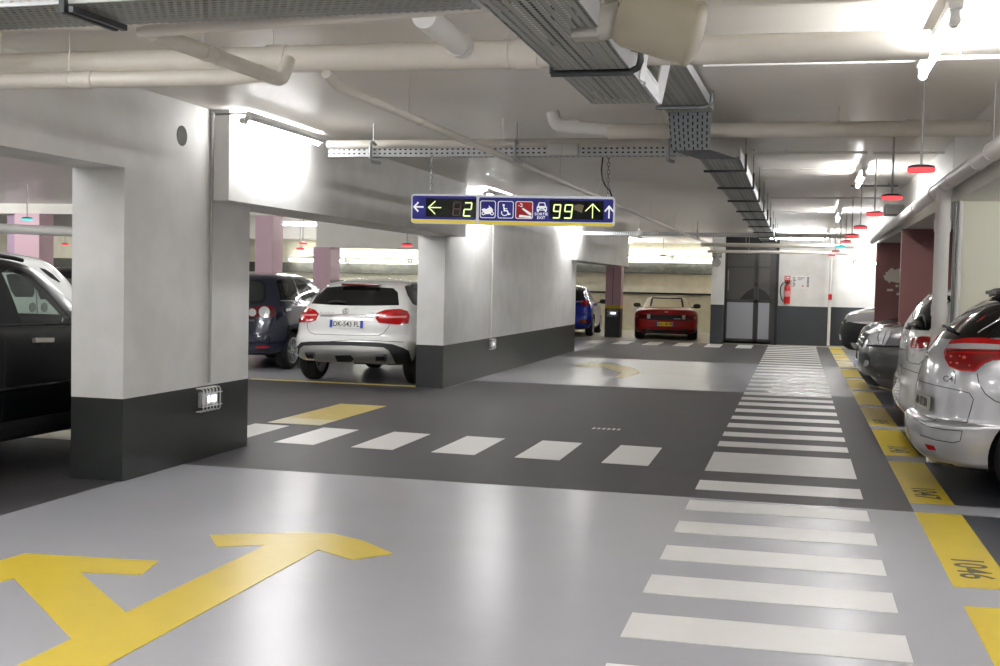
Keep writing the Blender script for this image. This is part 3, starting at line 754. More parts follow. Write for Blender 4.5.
for y in (5.62, 8.85): # U straps
    z, W, x = (2.605, .40, -.985) if y < 6 else (2.915, .38, -.875)
    q = MB(); c = .1
    q.tube([(x-W/2, y, z), (x+W/2-.02, y, z), (x+W/2+.02, y, z+.02), (x+W/2+.03, y, z+.05), (x+W/2+.03, y, z+c), (x+W/2-.03, y, z+c+.02)], .017, 8)
    if y < 6: q.bar((x-W/2, y, z), (x-W/2, y, 3.03), .01, 6)
    q.build('strap', mat('dark_steel', (70, 72, 74), .45, .6) if y < 6 else GALV, o, 50)
for y in (10.75, 12.6, 14.5, 16.5, 18.5, 20.6, 22.8, 25.0, 27.2):
    q = MB(); q.box(-.85, -.48, y-.014, y+.014, 2.615, 2.635); q.box(-.49, -.47, y-.014, y+.014, 2.615, 2.78); q.box(-.488, -.482, y-.003, y+.003, 2.78, 3.03)
    q.build('support_arm', mat('dark_steel', (70, 72, 74), .45, .6), o)
# angled end frame of the near tray
o2 = q = MB(); a = at(632, 52, y=6.3); b = at(640, 97, y=6.7); c = at(662, 60, y=6.7)
q.box(-.81, -.79, 6.1, 6.7, 2.62, 2.72); q.build('end_rail', TRAYSIDE, o); uvalong(bpy.data.objects['end_rail'], 1)
q = MB(); q.beam((-.80, 6.69, 2.62), (-.745, 6.72, 2.93), .03, .05); q.build('end_bracket', mat('bracket_white', (214, 214, 216), .4), o); MB().beam((-.80, 5.95, 2.62), (-.77, 6.0, 2.93), .03, .04).build('end_bracket', mat('bracket_white', (214, 214, 216), .4), o)
# narrow cross channels
def channel(label, x0, x1, y, z, hang, h=.075, boxes=()):
    o = thing('cable_channel', label, 'cable tray', (x0, y, z))
    L = x1-x0; q = MB(); q.box(0, L, 0, .003, 0, h); q.box(0, L, 0, .10, 0, .003); q.box(0, L, .10, .103, 0, h)
    c = q.build('channel', CHANNEL, o); uvalong(c, 0)
    for hx in hang:
        q = MB(); x = hx-x0
        q.tube([(x-.02, .15, h+.06), (x, -.0, h+.06), (x, -.03, h+.04), (x, -.03, -.02), (x, -.0, -.04), (x+.03, .14, -.04)], .017, 8); q.bar((x, .05, h+.06), (x, .05, 3.03-z), .006, 6); q.build('channel_hanger', mat('hanger_grey', (170, 172, 172), .4, .4), o, 50)
    for bx in boxes:
        q = MB(); x = bx-x0; q.box(x-.07, x+.07, -.06, 0, .0, .11, .012); q.build('junction_box', mat('box_grey', (196, 196, 192), .5), o, 40)
    return o
hx = [at(px, 150, y=10.3).x for px in (371, 515, 668)]
channel('narrow slotted cable channel from side aisle beam to the lane tray', -4.28, -.95, 10.32, 2.72, hx, boxes=[at(px, 150, y=10.3).x for px in (556, 571)])
channel('far slotted cable channel beyond the hanging sign', -4.9, -.87, 26.6, 2.70, (-3.5, -2.2), boxes=[at(px, 232, y=26.5).x for px in (639, 655)])
# drum shaped housing
o = thing('ceiling_drum', 'big beige drum housing hung beside the cable tray', 'ventilation unit', (0, 0, 0))
y = 4.75
a, b = at(637, 18, y=y), at(692, 34, y=y); d = (b-a); r = .125
M = Matrix.Translation(a) @ d.to_track_quat('X', 'Z').to_matrix().to_4x4()
q = MB(); q.lathe([(.001, -.06), (r*.9, -.06), (r, -.03), (r*1.0, d.length-.02), (r*1.04, d.length-.005), (r*1.04, d.length+.01), (r*.97, d.length+.02), (r*.6, d.length+.035), (.001, d.length+.04)], 40, M); q.build('drum_shell', mat('drum_beige', (158, 150, 132), .45), o, 40)
q = MB(); q.tube([a+Vector((-.16, 0, -.02)), a+Vector((-.06, 0, 0))], .07, 16); q.box(a.x-.26, a.x-.14, y-.05, y+.05, a.z-.08, 3.03, .01); q.build('drum_mount', mat('drum_mount_grey', (170, 166, 156), .45), o, 40)
# ------------------------------------------------------------------ lamps
def tube_lamp(label, x, y, z, L, rz=0., group=None, m=None):
    """batten fitting along local Y with a bare tube below"""
    o = thing('tube_lamp', label, 'ceiling lamp', (x, y, z), rz, group)
    MB().box(-.035, .035, -L/2, L/2, -.045, .0, .008).build('batten', HOUSING, o, 40)
    for sg in (-1, 1):
        q = MB(); q.tube([(0, sg*(L/2-.05), -.03), (0, sg*(L/2-.05), -.095)], .024, 12); q.tube([(0, sg*(L/2-.09), -.10), (0, sg*(L/2-.01), -.10)], .026, 14)
        q.build('lamp_socket', HOUSING, o, 40)
    MB().tube([(0, -L/2+.06, -.10), (0, L/2-.06, -.10)], .019, 12).build('lit_tube', m or TUBE, o, 40)
    return o
G1, G2 = 'ceiling lamps along the right of the lane', 'lamps along the side aisle beams'
for i, y in enumerate((-1.2, 6.75, 14.6, 22.4, 30.2)):
    tube_lamp(['ceiling lamp behind the viewer, right of the lane', 'brightest ceiling lamp, at the upper right corner', 'second ceiling lamp above the red sensor discs', 'third ceiling lamp, small above the red discs', 'farthest ceiling lamp over the far wall'][i], .68, y, 2.975, 1.6, 0, G1)
for o in [x for x in bpy.data.objects if x.get('group') == G1]:
    for sg in (-1, 1): MB().box(-.02, .02, sg*.55-.03, sg*.55+.03, -.005, .055).build('mount', HOUSING, o)
for i, y in enumerate((-5.6, 2.1, 10.15, 18.2, 26.1)):
    tube_lamp(['lamp behind the viewer at the lintel', 'lamp over the near left wall', 'lamp glowing on the side aisle beam', 'lamp over the long white wall, behind the sign', 'lamp over the far end of the long white wall'][i], -4.56, y, 2.975, 1.75, 0, G2).rotation_euler = (0, math.radians(58), 0)
q = (('added fill lamp beside the viewer on the right', .68, 2.7, 2.975, 0), ('added fill lamp beside the viewer over the left lintel', -4.56, 4.3, 2.985, 0), ('added fill lamp above the viewer', -2.2, 1.6, 2.975, 0), ('added fill lamp behind the viewer over the arrows', -2.2, -1.2, 3.03, 0), ('second added fill lamp behind the viewer', -2.2, -4.6, 3.03, 0), ('added fill lamp over the bay of the red car, hidden behind the beam', -5.22, 37.0, 3.03, 0), ('added fill lamp far left of the pale pink column', -17.5, 19.8, 3.0, PI/2), ('second added fill lamp far left of the pale pink column', -16.6, 18.4, 3.0, PI/2), ('added fill lamp over the farthest white car', 2.6, 27.4, 3.03, 0), ('lamp across the ceiling above the far wall', -.1, 31.6, 2.97, PI/2), ('lamp across the ceiling by the far corner', 2.2, 33.4, 2.4, PI/2), ('added fill lamp in the side aisle behind the pier', -7.6, 13.2, 3.0, PI/2), ('added fill lamp in the side aisle by the box marking', -6.4, 14.6, 3.0, PI/2), ('added fill lamp over the black car', -6.3, 5.6, 3.02, PI/2), ('added fill lamp left of the box marking row', -15, 14.5, 3.0, PI/2), ('added fill lamp before the pale pink column at left', -15, 17.6, 3.0, PI/2), ('second added fill lamp over the black car', -7.6, 8.8, 3.02, PI/2),  # added out-of-view fill lamps, apart from the two across the far ceiling
     ('lamp seen under the beam beside the pink column', -10.6, 24.0, 2.84, PI/2), ('added fill lamp over the bays beyond the white car', -7.2, 25.0, 2.85, PI/2), ('added fill lamp over the dark blue car', -10.6, 18.0, 3.02, PI/2), ('added fill lamp deep in the side aisle', -12.5, 12.8, 3.0, PI/2), ('added fill lamp over the left bays', -9.8, 5.2, 3.0, PI/2), ('added fill lamp beyond the black car', -19, 19.5, 3.0, 0), ('added fill lamp deep on the left', -17.0, 12.8, 3.0, PI/2), ('added fill lamp over the white van', -13, 3.5, 3.0, 0), ('added fill lamp over the far left corner', -20, 26.5, 3.0, PI/2),  # more added fill lamps, apart from the one seen under the beam
     )
for lb, x, y, z, r in q: tube_lamp(lb, x, y, z, 1.6, r)
for y, lb in ((3.5, 'added fill lamp over the nearest bays at right'), (9.9, 'added fill lamp over the bay of the silver car')): tube_lamp(lb, 3.0, y, 2.42, 1.3, PI/2)  # unseen lamps added to brighten the right-hand bays
for k in range(4): tube_lamp(['lit lamp on the rough wall, right above the red car', 'lit lamp on the rough wall between red and blue cars', 'lit lamp on the rough wall over the blue car', 'lit lamp on the rough wall left of the blue car'][k], -3.35-1.72*k, 40.78, 2.62, 1.72, PI/2, 'row of lamps along the far rough wall', SOFTTUBE)
for k in range(4): tube_lamp(['lit lamp on the rough wall behind the white crossover, nearest the pier', 'lit lamp on the rough wall over the crossover roof', 'lit lamp on the rough wall beside the pink column', 'lit lamp on the rough wall left of the pink column'][k], -7.1-1.72*k, 28.9, 2.14, 1.72, PI/2, 'row of lamps on the wall behind the crossover', SOFTTUBE)
# caged bulkhead lamps
def bulkhead(label, p, nx=1, s=1.):
    o = thing('caged_lamp', label, 'wall lamp', p)
    q = MB(); q.box(0, .03*s, -.13*s, .13*s, -.065*s, .065*s, .01); q.build('lamp_base', mat('base_grey', (150, 150, 150), .5), o, 40)
    q = MB(); q.box(.03*s, .055*s, -.115*s, .115*s, -.05*s, .05*s, .02); d = q.build('lamp_diffuser', mat('diffuser', (236, 236, 240), .25), o, 40)
    MB().box(.053*s, .058*s, -.05*s, .10*s, -.025*s, .03*s).build('lit_bulb', LEDLAMP, d)
    q = MB(); r = .005*s
    for k in range(6):
        y = (-.15+.06*k)*s; q.tube([(0, y, .10*s), (.055*s, y, .10*s), (.07*s, y, .085*s), (.07*s, y, -.085*s), (.055*s, y, -.10*s), (0, y, -.10*s)], r, 6)
    for z in (-.055*s, .055*s): q.tube([(.072*s, -.18*s, z), (.072*s, .18*s, z)], r, 6)
    for z in (-.10*s, .10*s): q.tube([(.0, -.15*s, z), (.0, .15*s, z)], r, 6)
    q.build('wire_cage', PIPEWHITE, o, 50)
    return o
bulkhead('caged lamp low on the nearest pier', (XW, 9.32, .52))
bulkhead('small lit lamp low on the long white wall', (-5.035, 19.42, .53), 1, .85)
o = bulkhead('lit lamp on the dark foot of the far pink column', (-5.35, 35.1, .72)); o.rotation_euler = (0, 0, -PI/2)
# round wall vent
o = thing('wall_vent', 'round grey hole high on the white lintel wall', 'vent', (XW, 8.88, 2.745))
q = MB(); q.lathe([(.001, .002), (.07, .002), (.078, .004), (.082, .004), (.082, .0)], 28); q.build('vent_disc', mat('vent_shadow_grey', (84, 84, 78), .8), o, 40)  # flat disc; the hole's shade is its grey colour
q = MB(); q.lathe([(.078, .001), (.080, .003), (.084, .003), (.085, .0)], 28); q.build('vent_rim', mat('vent_edge', (150, 150, 142), .6), o, 40)

# ------------------------------------------------------------------ occupancy sensors
ys_ = (8.53, 11.1, 13.55, 16.55, 19.1, 21.5, 24.2, 27.3, 30.4)
nm = ['nearest red sensor disc, hung beside the brightest ceiling lamp', 'second red sensor disc along the lane', 'third red sensor disc along the lane', 'fourth red sensor disc along the lane', 'fifth red sensor disc along the lane', 'sixth red sensor disc along the lane', 'teal sensor disc among the red ones', 'red sensor disc just beyond the teal one', 'farthest red sensor disc at the standpipe']
def sensor(label, x, y, z, led, top, group=None, s=1.):
    o = thing('bay_sensor', label, 'bay sensor', (x, y, z), 0, group)
    MB().bar((0, 0, .03), (0, 0, top-z), .010*s, 8).build('drop_rod', mat('rod_grey', (170, 170, 170), .5, .1), o, 40)
    q = MB(); q.lathe([(.001, .045), (.05, .045), (.085, .036), (.09, .026), (.085, .022), (.001, .022)], 28, Matrix.Rotation(-PI/2, 4, 'Y')); q.build('sensor_cap', mat('sensor_dark', (52, 46, 48), .5), o, 40)
    q = MB(); q.lathe([(.001, .022), (.089, .022), (.092, .01), (.086, -.006), (.001, -.010)], 28, Matrix.Rotation(-PI/2, 4, 'Y')); q.build('sensor_light', led, o, 40)
    return o
for k, y in enumerate(ys_): sensor(nm[k], .79, y, 2.41, TEALLED if k == 6 else REDLED, 3.03, 'bay sensors over the right of the lane', .9)
def sensor_px(label, px, py, y, led, top): 
    p = at(px, py, y=y); sensor(label, p.x, p.y, p.z, led, top, 'bay sensors beyond the side aisle')
sensor_px('teal sensor before the pale pink column, beyond the black car', 27, 220, 17.2, TEALLED, 3.03)
sensor_px('red sensor over the dark opening beyond the black car', 65, 245, 28, REDLED, 3.03)
sensor_px('red sensor above the roof of the white car, beside the pier', 407, 246, 18.5, REDLED, 3.03)
sensor_px('upper red sensor under the lamp by the pink column', 303, 244, 23.5, REDLED, 3.03)
sensor_px('lower red sensor under the lamp by the pink column', 300, 249.5, 25.5, REDLED, 3.03)
sensor_px('red sensor hung over the red car', 663, 256, 36.8, REDLED, 3.03)

# ------------------------------------------------------------------ hanging sign
A = at(411, 222, y=10.12); B = at(614.5, 227.5, y=10.38)
W = math.hypot(B.x-A.x, B.y-A.y); rz = math.atan2(B.y-A.y, B.x-A.x); ZB = 2.105; HS = .262
S = thing('guidance_sign', 'long blue parking guidance sign with lit numbers, hung on chains', 'sign', ((A.x+B.x)/2, (A.y+B.y)/2, ZB), rz)
PX = W/1000.*(1000/955.)           # the sign read off at 1000 px: x from 8 to 965
def sx(u): return -W/2+(u-10)/955*W
def sz(v): return HS*(1-(v-28)/140)
SM = Matrix(((1, 0, 0, 0), (0, 0, 1, 0), (0, 1, 0, 0), (0, 0, 0, 1)))     # xy -> xz, extrude along +y
def rrect(x0, x1, z0, z1, r, n=6):
    out = []
    for cx, cz, a0 in ((x1-r, z1-r, 0), (x0+r, z1-r, 90), (x0+r, z0+r, 180), (x1-r, z0+r, 270)):
        out += [(cx+r*math.cos(math.radians(a0+90*k/n)), cz+r*math.sin(math.radians(a0+90*k/n))) for k in range(n+1)]
    return out
silver = mat('sign_silver', (222, 224, 230), .35, .1, emit=(222, 224, 230), estr=.1); blue = mat('sign_blue', (40, 42, 142), .3, emit=(40, 42, 142), estr=.05); wht = mat('sign_white', (238, 240, 246), .4, emit=(255, 255, 255), estr=.2)  # faint emission added to brighten case, panel and print
dsp = mat('display_black', (16, 17, 12), .12); syel = mat('sign_yellow', (232, 210, 72), .35, emit=(232, 210, 72), estr=.15); sred = mat('sign_red', (204, 36, 42), .35)  # the yellow also gets a faint added glow
litc = emission('lit_digit', (228, 250, 170), .62); offc = mat('unlit_digit', (104, 84, 78), .4)
MB().prism(rrect(-W/2, W/2, 0, HS, .03), .11, SM, 0).build('sign_case', silver, S, 40)
def plate(name, poly, m, y0, y1, parent=S): return MB().prism(poly, y1-y0, SM, y0).build(name, m, parent)
f0 = -.002
blue_l = plate('blue_panel', rrect(sx(16), sx(319), sz(148), sz(36), .016), blue, f0, .004); blue_r = plate('blue_panel', rrect(sx(331), sx(957), sz(150), sz(40), .016), blue, f0, .004)
plate('yellow_stripe', [(sx(16), sz(164)), (sx(319), sz(164)), (sx(319), sz(151)), (sx(14), sz(151))], syel, f0, .004); plate('yellow_stripe', [(sx(331), sz(168)), (sx(955), sz(168)), (sx(958), sz(154)), (sx(331), sz(154))], syel, f0, .004)
d1 = plate('display', [(sx(80), sz(136)), (sx(318), sz(136)), (sx(318), sz(48)), (sx(80), sz(48))], dsp, -.005, .004); d2 = plate('display', [(sx(662), sz(138)), (sx(912), sz(138)), (sx(912), sz(50)), (sx(662), sz(50))], dsp, -.005, .004)
plate('divider', [(sx(320), sz(170)), (sx(330), sz(170)), (sx(330), sz(26)), (sx(320), sz(26))], silver, -.012, .004)
def stroke(q, p, w, y0, y1):
    for a, b in zip(p[:-1], p[1:]):
        a, b = Vector((sx(a[0]), sz(a[1]))), Vector((sx(b[0]), sz(b[1]))); d = (b-a).normalized(); n = Vector((-d.y, d.x))*w/2; e = d*w*.35
        q.prism([tuple(v) for v in (a-e-n, b+e-n, b+e+n, a-e+n)], y1-y0, SM, y0)
def digit(ch, u0, u1, v0, v1, parent, m, sl=6):
    seg = {'2': 'abged', '8': 'abcdefg', '9': 'abcdfg'}[ch]; vm = (v0+v1)/2; g = 2.5
    X = lambda u, v: (u+sl*(v1-v)/(v1-v0), v)
    pos = {'a': (X(u0+g, v0), X(u1-g, v0)), 'b': (X(u1, v0+g), X(u1, vm-g)), 'c': (X(u1, vm+g), X(u1, v1-g)), 'd': (X(u0+g, v1), X(u1-g, v1)), 'e': (X(u0, vm+g), X(u0, v1-g)), 'f': (X(u0, v0+g), X(u0, vm-g)), 'g': (X(u0+g, vm), X(u1-g, vm))}
    q = MB()
    for s_ in seg: stroke(q, pos[s_], .0105, -.008, -.004)
    q.build('digit', m, parent)
digit('8', 208, 240, 66, 128, d1, offc); digit('2', 259, 292, 67, 130, d1, litc)
digit('9', 678, 708, 70, 132, d2, litc); digit('9', 730, 763, 70, 132, d2, litc)
q = MB(); stroke(q, [(92, 92), (152, 92)], .008, -.008, -.004); stroke(q, [(124, 62), (93, 92), (124, 122)], .008, -.008, -.004); q.build('lit_arrow', litc, d1)
q = MB(); stroke(q, [(862, 64), (862, 130)], .008, -.008, -.004); stroke(q, [(830, 97), (862, 64), (894, 97)], .008, -.008, -.004); q.build('lit_arrow', litc, d2)
plate('painted_display_reflection', [(sx(776), sz(92)), (sx(812), sz(106)), (sx(822), sz(70)), (sx(800), sz(66)), (sx(778), sz(70))], mat('painted_reflection_pale', (150, 142, 112), .3), -.0065, -.005, d2)  # pale patch painting a reflection onto the display
q = MB(); stroke(q, [(26, 90), (66, 90)], .014, -.006, -.002); stroke(q, [(42, 70), (24, 90), (42, 110)], .014, -.006, -.002); q.build('white_arrow', wht, blue_l)
q = MB(); stroke(q, [(938, 76), (938, 128)], .014, -.006, -.002); stroke(q, [(920, 96), (938, 74), (956, 96)], .014, -.006, -.002); q.build('white_arrow', wht, blue_r)
def frame(u0, u1, v0, v1, nm):
    o_ = rrect(sx(u0), sx(u1), sz(v1), sz(v0), .018); i_ = rrect(sx(u0+3), sx(u1-3), sz(v1-3), sz(v0+3), .015); n = len(o_)
    q = MB(); vs = [(x, y, z) for y in (-.006, -.002) for ring in (o_, i_) for x, z in ring]
    fs = []
    for k in range(n):
        j = (k+1) % n
        fs += [(k, j, n+j, n+k), (2*n+k, 3*n+k, 3*n+j, 2*n+j), (k, 2*n+k, 2*n+j, j), (n+k, n+j, 3*n+j, 3*n+k)]
    q.add(vs, fs); return q.build(nm, wht, S)
def disc(q, u, v, r, y0=-.006, y1=-.002, n=16, hole=0):
    if hole:
        P = [(sx(u)+r*math.cos(2*PI*k/n), sz(v)+r*math.sin(2*PI*k/n)) for k in range(n+1)]
        for a, b in zip(P[:-1], P[1:]):
            A_, B_ = Vector(a), Vector(b); C_ = Vector((sx(u), sz(v))); q.prism([a, b, tuple(C_+(B_-C_)*hole), tuple(C_+(A_-C_)*hole)], y1-y0, SM, y0)
    else: q.prism([(sx(u)+r*math.cos(2*PI*k/n), sz(v)+r*math.sin(2*PI*k/n)) for k in range(n)], y1-y0, SM, y0)
def shape(q, P, y0=-.006, y1=-.002): q.prism([(sx(a), sz(b)) for a, b in P], y1-y0, SM, y0)
fm = frame(337, 410, 55, 138, 'pictogram_frame'); q = MB()
disc(q, 353, 116, .0165, hole=.55); disc(q, 393, 116, .0165, hole=.55)
shape(q, [(343, 98), (356, 92), (366, 97), (374, 90), (388, 86), (392, 92), (398, 98), (396, 106), (382, 118), (362, 120), (352, 108)]); stroke(q, [(384, 88), (378, 80)], .007, -.006, -.002); q.build('motorcycle_pictogram', wht, fm)
fm = frame(420, 494, 56, 138, 'pictogram_frame'); q = MB()
disc(q, 447, 76, .0105); stroke(q, [(448, 84), (451, 102), (465, 102), (472, 119), (478, 117)], .011, -.006, -.002); stroke(q, [(450, 92), (463, 92)], .008, -.006, -.002)
C = [(453+15*math.cos(math.radians(a)), 111+14*math.sin(math.radians(a))) for a in range(-160, -400, -20)][::-1]; stroke(q, [c for c in C if not (c[0] > 460 and c[1] < 108)], .007, -.006, -.002); q.build('wheelchair_pictogram', wht, fm)
rd = plate('red_panel', rrect(sx(503), sx(585), sz(139), sz(56), .018), sred, -.005, -.001); fm = frame(503, 585, 56, 139, 'pictogram_frame'); fm.location = (0, -.004, 0)
q = MB(); shape(q, [(532, 92), (540, 88), (578, 112), (578, 122), (570, 122)], -.008, -.005); shape(q, [(522, 120), (578, 126), (578, 134), (520, 132)], -.008, -.005); q.build('ramp_pictogram', wht, rd)
text_part('level_text', '-2', .042, .032, Matrix.Translation((sx(526), -.005, sz(74))) @ Matrix.Rotation(PI/2, 4, 'X'), wht, rd, .003)
q = MB(); shape(q, [(606, 78), (612, 60), (640, 60), (646, 78), (650, 82), (650, 98), (602, 98), (602, 82)])
shape(q, [(604, 98), (612, 98), (612, 106), (604, 106)]); shape(q, [(640, 98), (648, 98), (648, 106), (640, 106)]); c_ = q.build('car_pictogram', wht, blue_r)
q = MB(); shape(q, [(611, 77), (615, 64), (637, 64), (641, 77)], -.0075, -.006); shape(q, [(606, 86), (614, 86), (614, 92), (606, 92)], -.0075, -.006); shape(q, [(638, 86), (646, 86), (646, 92), (638, 92)], -.0075, -.006); shape(q, [(618, 90), (634, 90), (634, 94), (618, 94)], -.0075, -.006); q.build('car_window', blue, c_)
for tx, v, w in (('SORTIE', 115, .118), ('EXIT', 132, .072)): text_part('exit_text', tx, w, .024, Matrix.Translation((sx(624), -.002, sz(v))) @ Matrix.Rotation(PI/2, 4, 'X'), wht, blue_r, .003)
for u, zt in ((97, 2.72), (930, 2.72)):
    q = MB(); z = HS; k = 0; x = sx(u)
    while z < zt-ZB:
        a = (0, 1) if k % 2 else (1, 0); P = [(x+a[0]*.011*math.cos(t), .055+a[1]*.011*math.cos(t), z+.016+.022*math.sin(t)) for t in [2*PI*i/10 for i in range(10)]]
        q.tube(P, .0035, 5, closed=True); z += .034; k += 1
    q.build('chain', GALV, S, 60)
q = MB(); q.tube([(W/2-.03, .06, HS), (W/2-.05, .065, HS+.06), (W/2-.09, .07, HS+.10), (W/2-.12, .07, HS+.16), (W/2-.13, .07, HS+.24), (W/2-.12, .08, zt-ZB)], .008, 6); q.build('power_cable', DARK, S, 60)

# ------------------------------------------------------------------ far wall fittings
o = thing('double_door', 'tall dark double door with pale lower panels', 'door', (-1.30, 33.8, 0))
dk = mat('door_dark', (58, 57, 56), .4); pn = mat('door_panel_grey', (150, 152, 158), .45); mesh_ = mat('door_mesh', (84, 82, 80), .4, .3)
q = MB(); q.box(-.76, .70, -.02, .06, 2.62, 2.74); q.box(-.76, -.68, -.02, .06, 0, 2.62); q.box(.62, .70, -.02, .06, 0, 2.62); q.build('door_frame', dk, o)
for x0, x1 in ((-.67, .17), (.19, .61)):
    q = MB(); q.box(x0, x1, .0, .04, .06, .14); q.box(x0, x1, 0, .04, 1.16, 1.24); q.box(x0, x1, 0, .04, 2.52, 2.6); q.box(x0, x0+.06, 0, .04, .06, 2.6); q.box(x1-.06, x1, 0, .04, .06, 2.6)
    q.box(x0, x1, 0.0, .04, 2.12, 2.17)
    lf = q.build('door_leaf', dk, o); MB().box(x0+.05, x1-.05, .012, .03, .13, 1.17).build('lower_panel', pn, lf); MB().box(x0+.05, x1-.05, .02, .03, 1.23, 2.55).build('mesh_panel', mesh_, lf)
    q = MB(); k = x0+.1
    while k < x1-.06: q.box(k, k+.008, .012, .02, 1.24, 2.53); k += .05
    q.build('mesh_bars', dk, lf)
MB().bar((-.60, -.04, 1.5), (-.60, -.04, 2.05), .018, 10).build('pull_handle', STEEL, o, 40); MB().box(.14, .21, -.02, .0, 1.62, 1.72).build('lock', DARK, o)
q = MB(); P = [(-.28+.92*t/24, 1.24+.33*math.sin(PI*t/24)) for t in range(25)]; q.prism(P, .006, SM, .008); q.build('dark_arch', DARK, o)
o = thing('fire_extinguisher', 'red fire extinguisher on the far white wall', 'fire extinguisher', (at(787, 300, y=33.86).x, 33.86, 1.15))
q = MB(); q.lathe([(.001, 0), (.075, 0), (.085, .02), (.085, .44), (.07, .49), (.03, .52), (.03, .54), (.001, .54)], 28, Matrix.Rotation(-PI/2, 4, 'Y')); q.build('cylinder_body', REDPAINT, o, 40)
q = MB(); q.bar((0, 0, .53), (0, 0, .60), .022, 12); q.beam((-.04, 0, .60), (.12, 0, .64), .03, .02); q.beam((-.04, 0, .585), (.1, 0, .57), .03, .015); q.build('valve_head', mat('black_plastic', (22, 22, 24)), o, 40)
MB().tube([(-.02, -.02, .58), (-.12, -.03, .58), (-.18, -.03, .48), (-.19, -.03, .3), (-.15, -.03, .12), (-.10, -.03, .06)], .016, 8).build('hose', DARK, o, 60)
q = MB(); q.lathe([(.0855, .2), (.0865, .2), (.0865, .36), (.0855, .36)], 28, Matrix.Rotation(-PI/2, 4, 'Y')); q.build('paper_label', mat('label_pale', (214, 150, 150), .5), o, 40)
o = thing('fire_sign', 'small red sign above the extinguisher', 'sign', (at(787.4, 279, y=33.94).x, 33.94, 1.83)); q = MB(); q.box(-.08, .08, -.012, 0, -.10, .10, .004); b_ = q.build('sign_plate', REDPAINT, o)
q = MB(); q.box(-.055, .055, -.014, -.012, -.01, .075); q.build('sign_pictogram', LABELW, b_); q = MB(); q.box(-.04, -.015, -.016, -.014, 0.0, .06); q.box(0, .035, -.016, -.014, .0, .035); q.build('sign_mark', REDPAINT, b_)
o = thing('notice_board', 'white notice beside the red fire sign', 'notice', (at(801, 281, y=33.94).x, 33.94, 1.75)); q = MB(); q.box(-.24, .24, -.015, 0, -.18, .18, .004); b_ = q.build('notice_sheet', LABELW, o)
q = MB()
for k in range(7): q.box(-.22, -.17+.015*(k % 3), -.017, -.015, .12-k*.04, .142-k*.04)
for k in range(8): q.box(.16, .22, -.017, -.015, .13-k*.036, .155-k*.036)
for k in range(3): q.box(-.09, .10-.04*k, -.017, -.015, .13-k*.03, .142-k*.03)
q.build('notice_print', mat('print_grey', (96, 98, 106), .5), b_); MB().box(.03, .07, -.018, -.015, -.12, -.08).build('notice_mark', REDPAINT, b_)
o = thing('wall_speaker', 'grey box lamp fixed on the beam at the right', 'box', tuple(at(893.5, 211, x=1.22))); q = MB(); q.box(-.12, .12, -.2, .2, -.06, .08, .015); q.build('box_shell', mat('box_dark_grey', (150, 148, 142), .5), o, 40); MB().box(-.1, .1, -.215, -.2, -.05, .06).build('box_front', mat('box_front', (110, 110, 106), .5), o)
# low hazard rail deep on the left
o = thing('hazard_rail', 'yellow and black striped rail beyond the dark car at left', 'barrier', (-18.2, 28.5, 1.72))
MB().box(-.9, .9, -.03, .03, -.08, .08).build('rail_board', YELLOW, o)
for k in range(5): MB().prism([(-.9+.36*k, -.08), (-.72+.36*k, -.08), (-.64+.36*k, .08), (-.82+.36*k, .08)], .004, SM, -.034).build('black_stripe', DARK, o)
# ------------------------------------------------------------------ the cars
PW = mat('pearl_white_paint', (232, 232, 230), .25, coat=1., spec=.5)
PSILVER = mat('silver_paint', (176, 176, 180), .32, .55, coat=1.)
PGREY = mat('grey_paint', (112, 112, 114), .32, .45, coat=1.)
PGREYDK = mat('grey_bumper', (84, 85, 86), .42, .2, coat=.3)
PNAVY = mat('navy_paint', (22, 28, 52), .25, .2, coat=1.)
PBLUE = mat('blue_paint', (22, 44, 168), .25, .25, coat=1.)
PRED = mat('car_red_paint', (150, 6, 12), .3, spec=.35, coat=.4)
PBLACK = mat('black_paint', (5, 6, 9), .28, spec=.2, coat=.1)
PCREAM = mat('cream_roof', (214, 206, 172), .6)
MIRRORG = mat('mirror_shell_dark', (26, 28, 28), .3, coat=.5)
SEATC = mat('seat_cloth', (38, 38, 40), .85)

def hatch(L, W, H, belt=.93, tail=.0, nose=.0, hood=.80, gl=.42, rake=.55, cowl=1.15, wind=.85, clear=.2, rw=.66, crown=.46):
    """rounded hatchback body; x from the tail"""
    h = W/2
    return [K(.32, clear, L-.36, clear-.02, h-.14), K(.09, clear+.07, L-.10, clear+.04, h-.05), K(.0, clear+.22, L-.015, clear+.2, h-.012), K(.015, clear+.38, L, clear+.36, h),
            K(.07, clear+.52, L-.03, clear+.47, h), K(.10, belt-.14, L-.14, hood-.06, h-.012), K(.14, belt-.03, L-.5, hood+.05, h-.05, .8, 4, 1.2, 2.6), K(.18, belt+.03, L-cowl, hood+.16, h-.10, .7, 4, 1.1, 2.6),
            K(.18+rake*.45, belt+gl*.5, L-cowl-wind*.5, hood+.16+(H-.12-hood-.16)*.52, h-.10-(h-.10-rw)*.52, .6, 4, .9, 2.8), K(.18+rake, H-.12, L-cowl-wind, H-.10, rw, .55, 3.6, .8, 2.8),
            K(.18+rake+.22, H-.045, L-cowl-wind-.3, H-.04, crown, .6, 3, .7, 2.6), K(.18+rake+.75, H-.008, L-cowl-wind-.75, H-.008, crown*.55, .5, 2.4, .5, 2.4), K(.18+rake+1.05, H, L-cowl-wind-1.0, H, .02, .2, 2, .2, 2)]

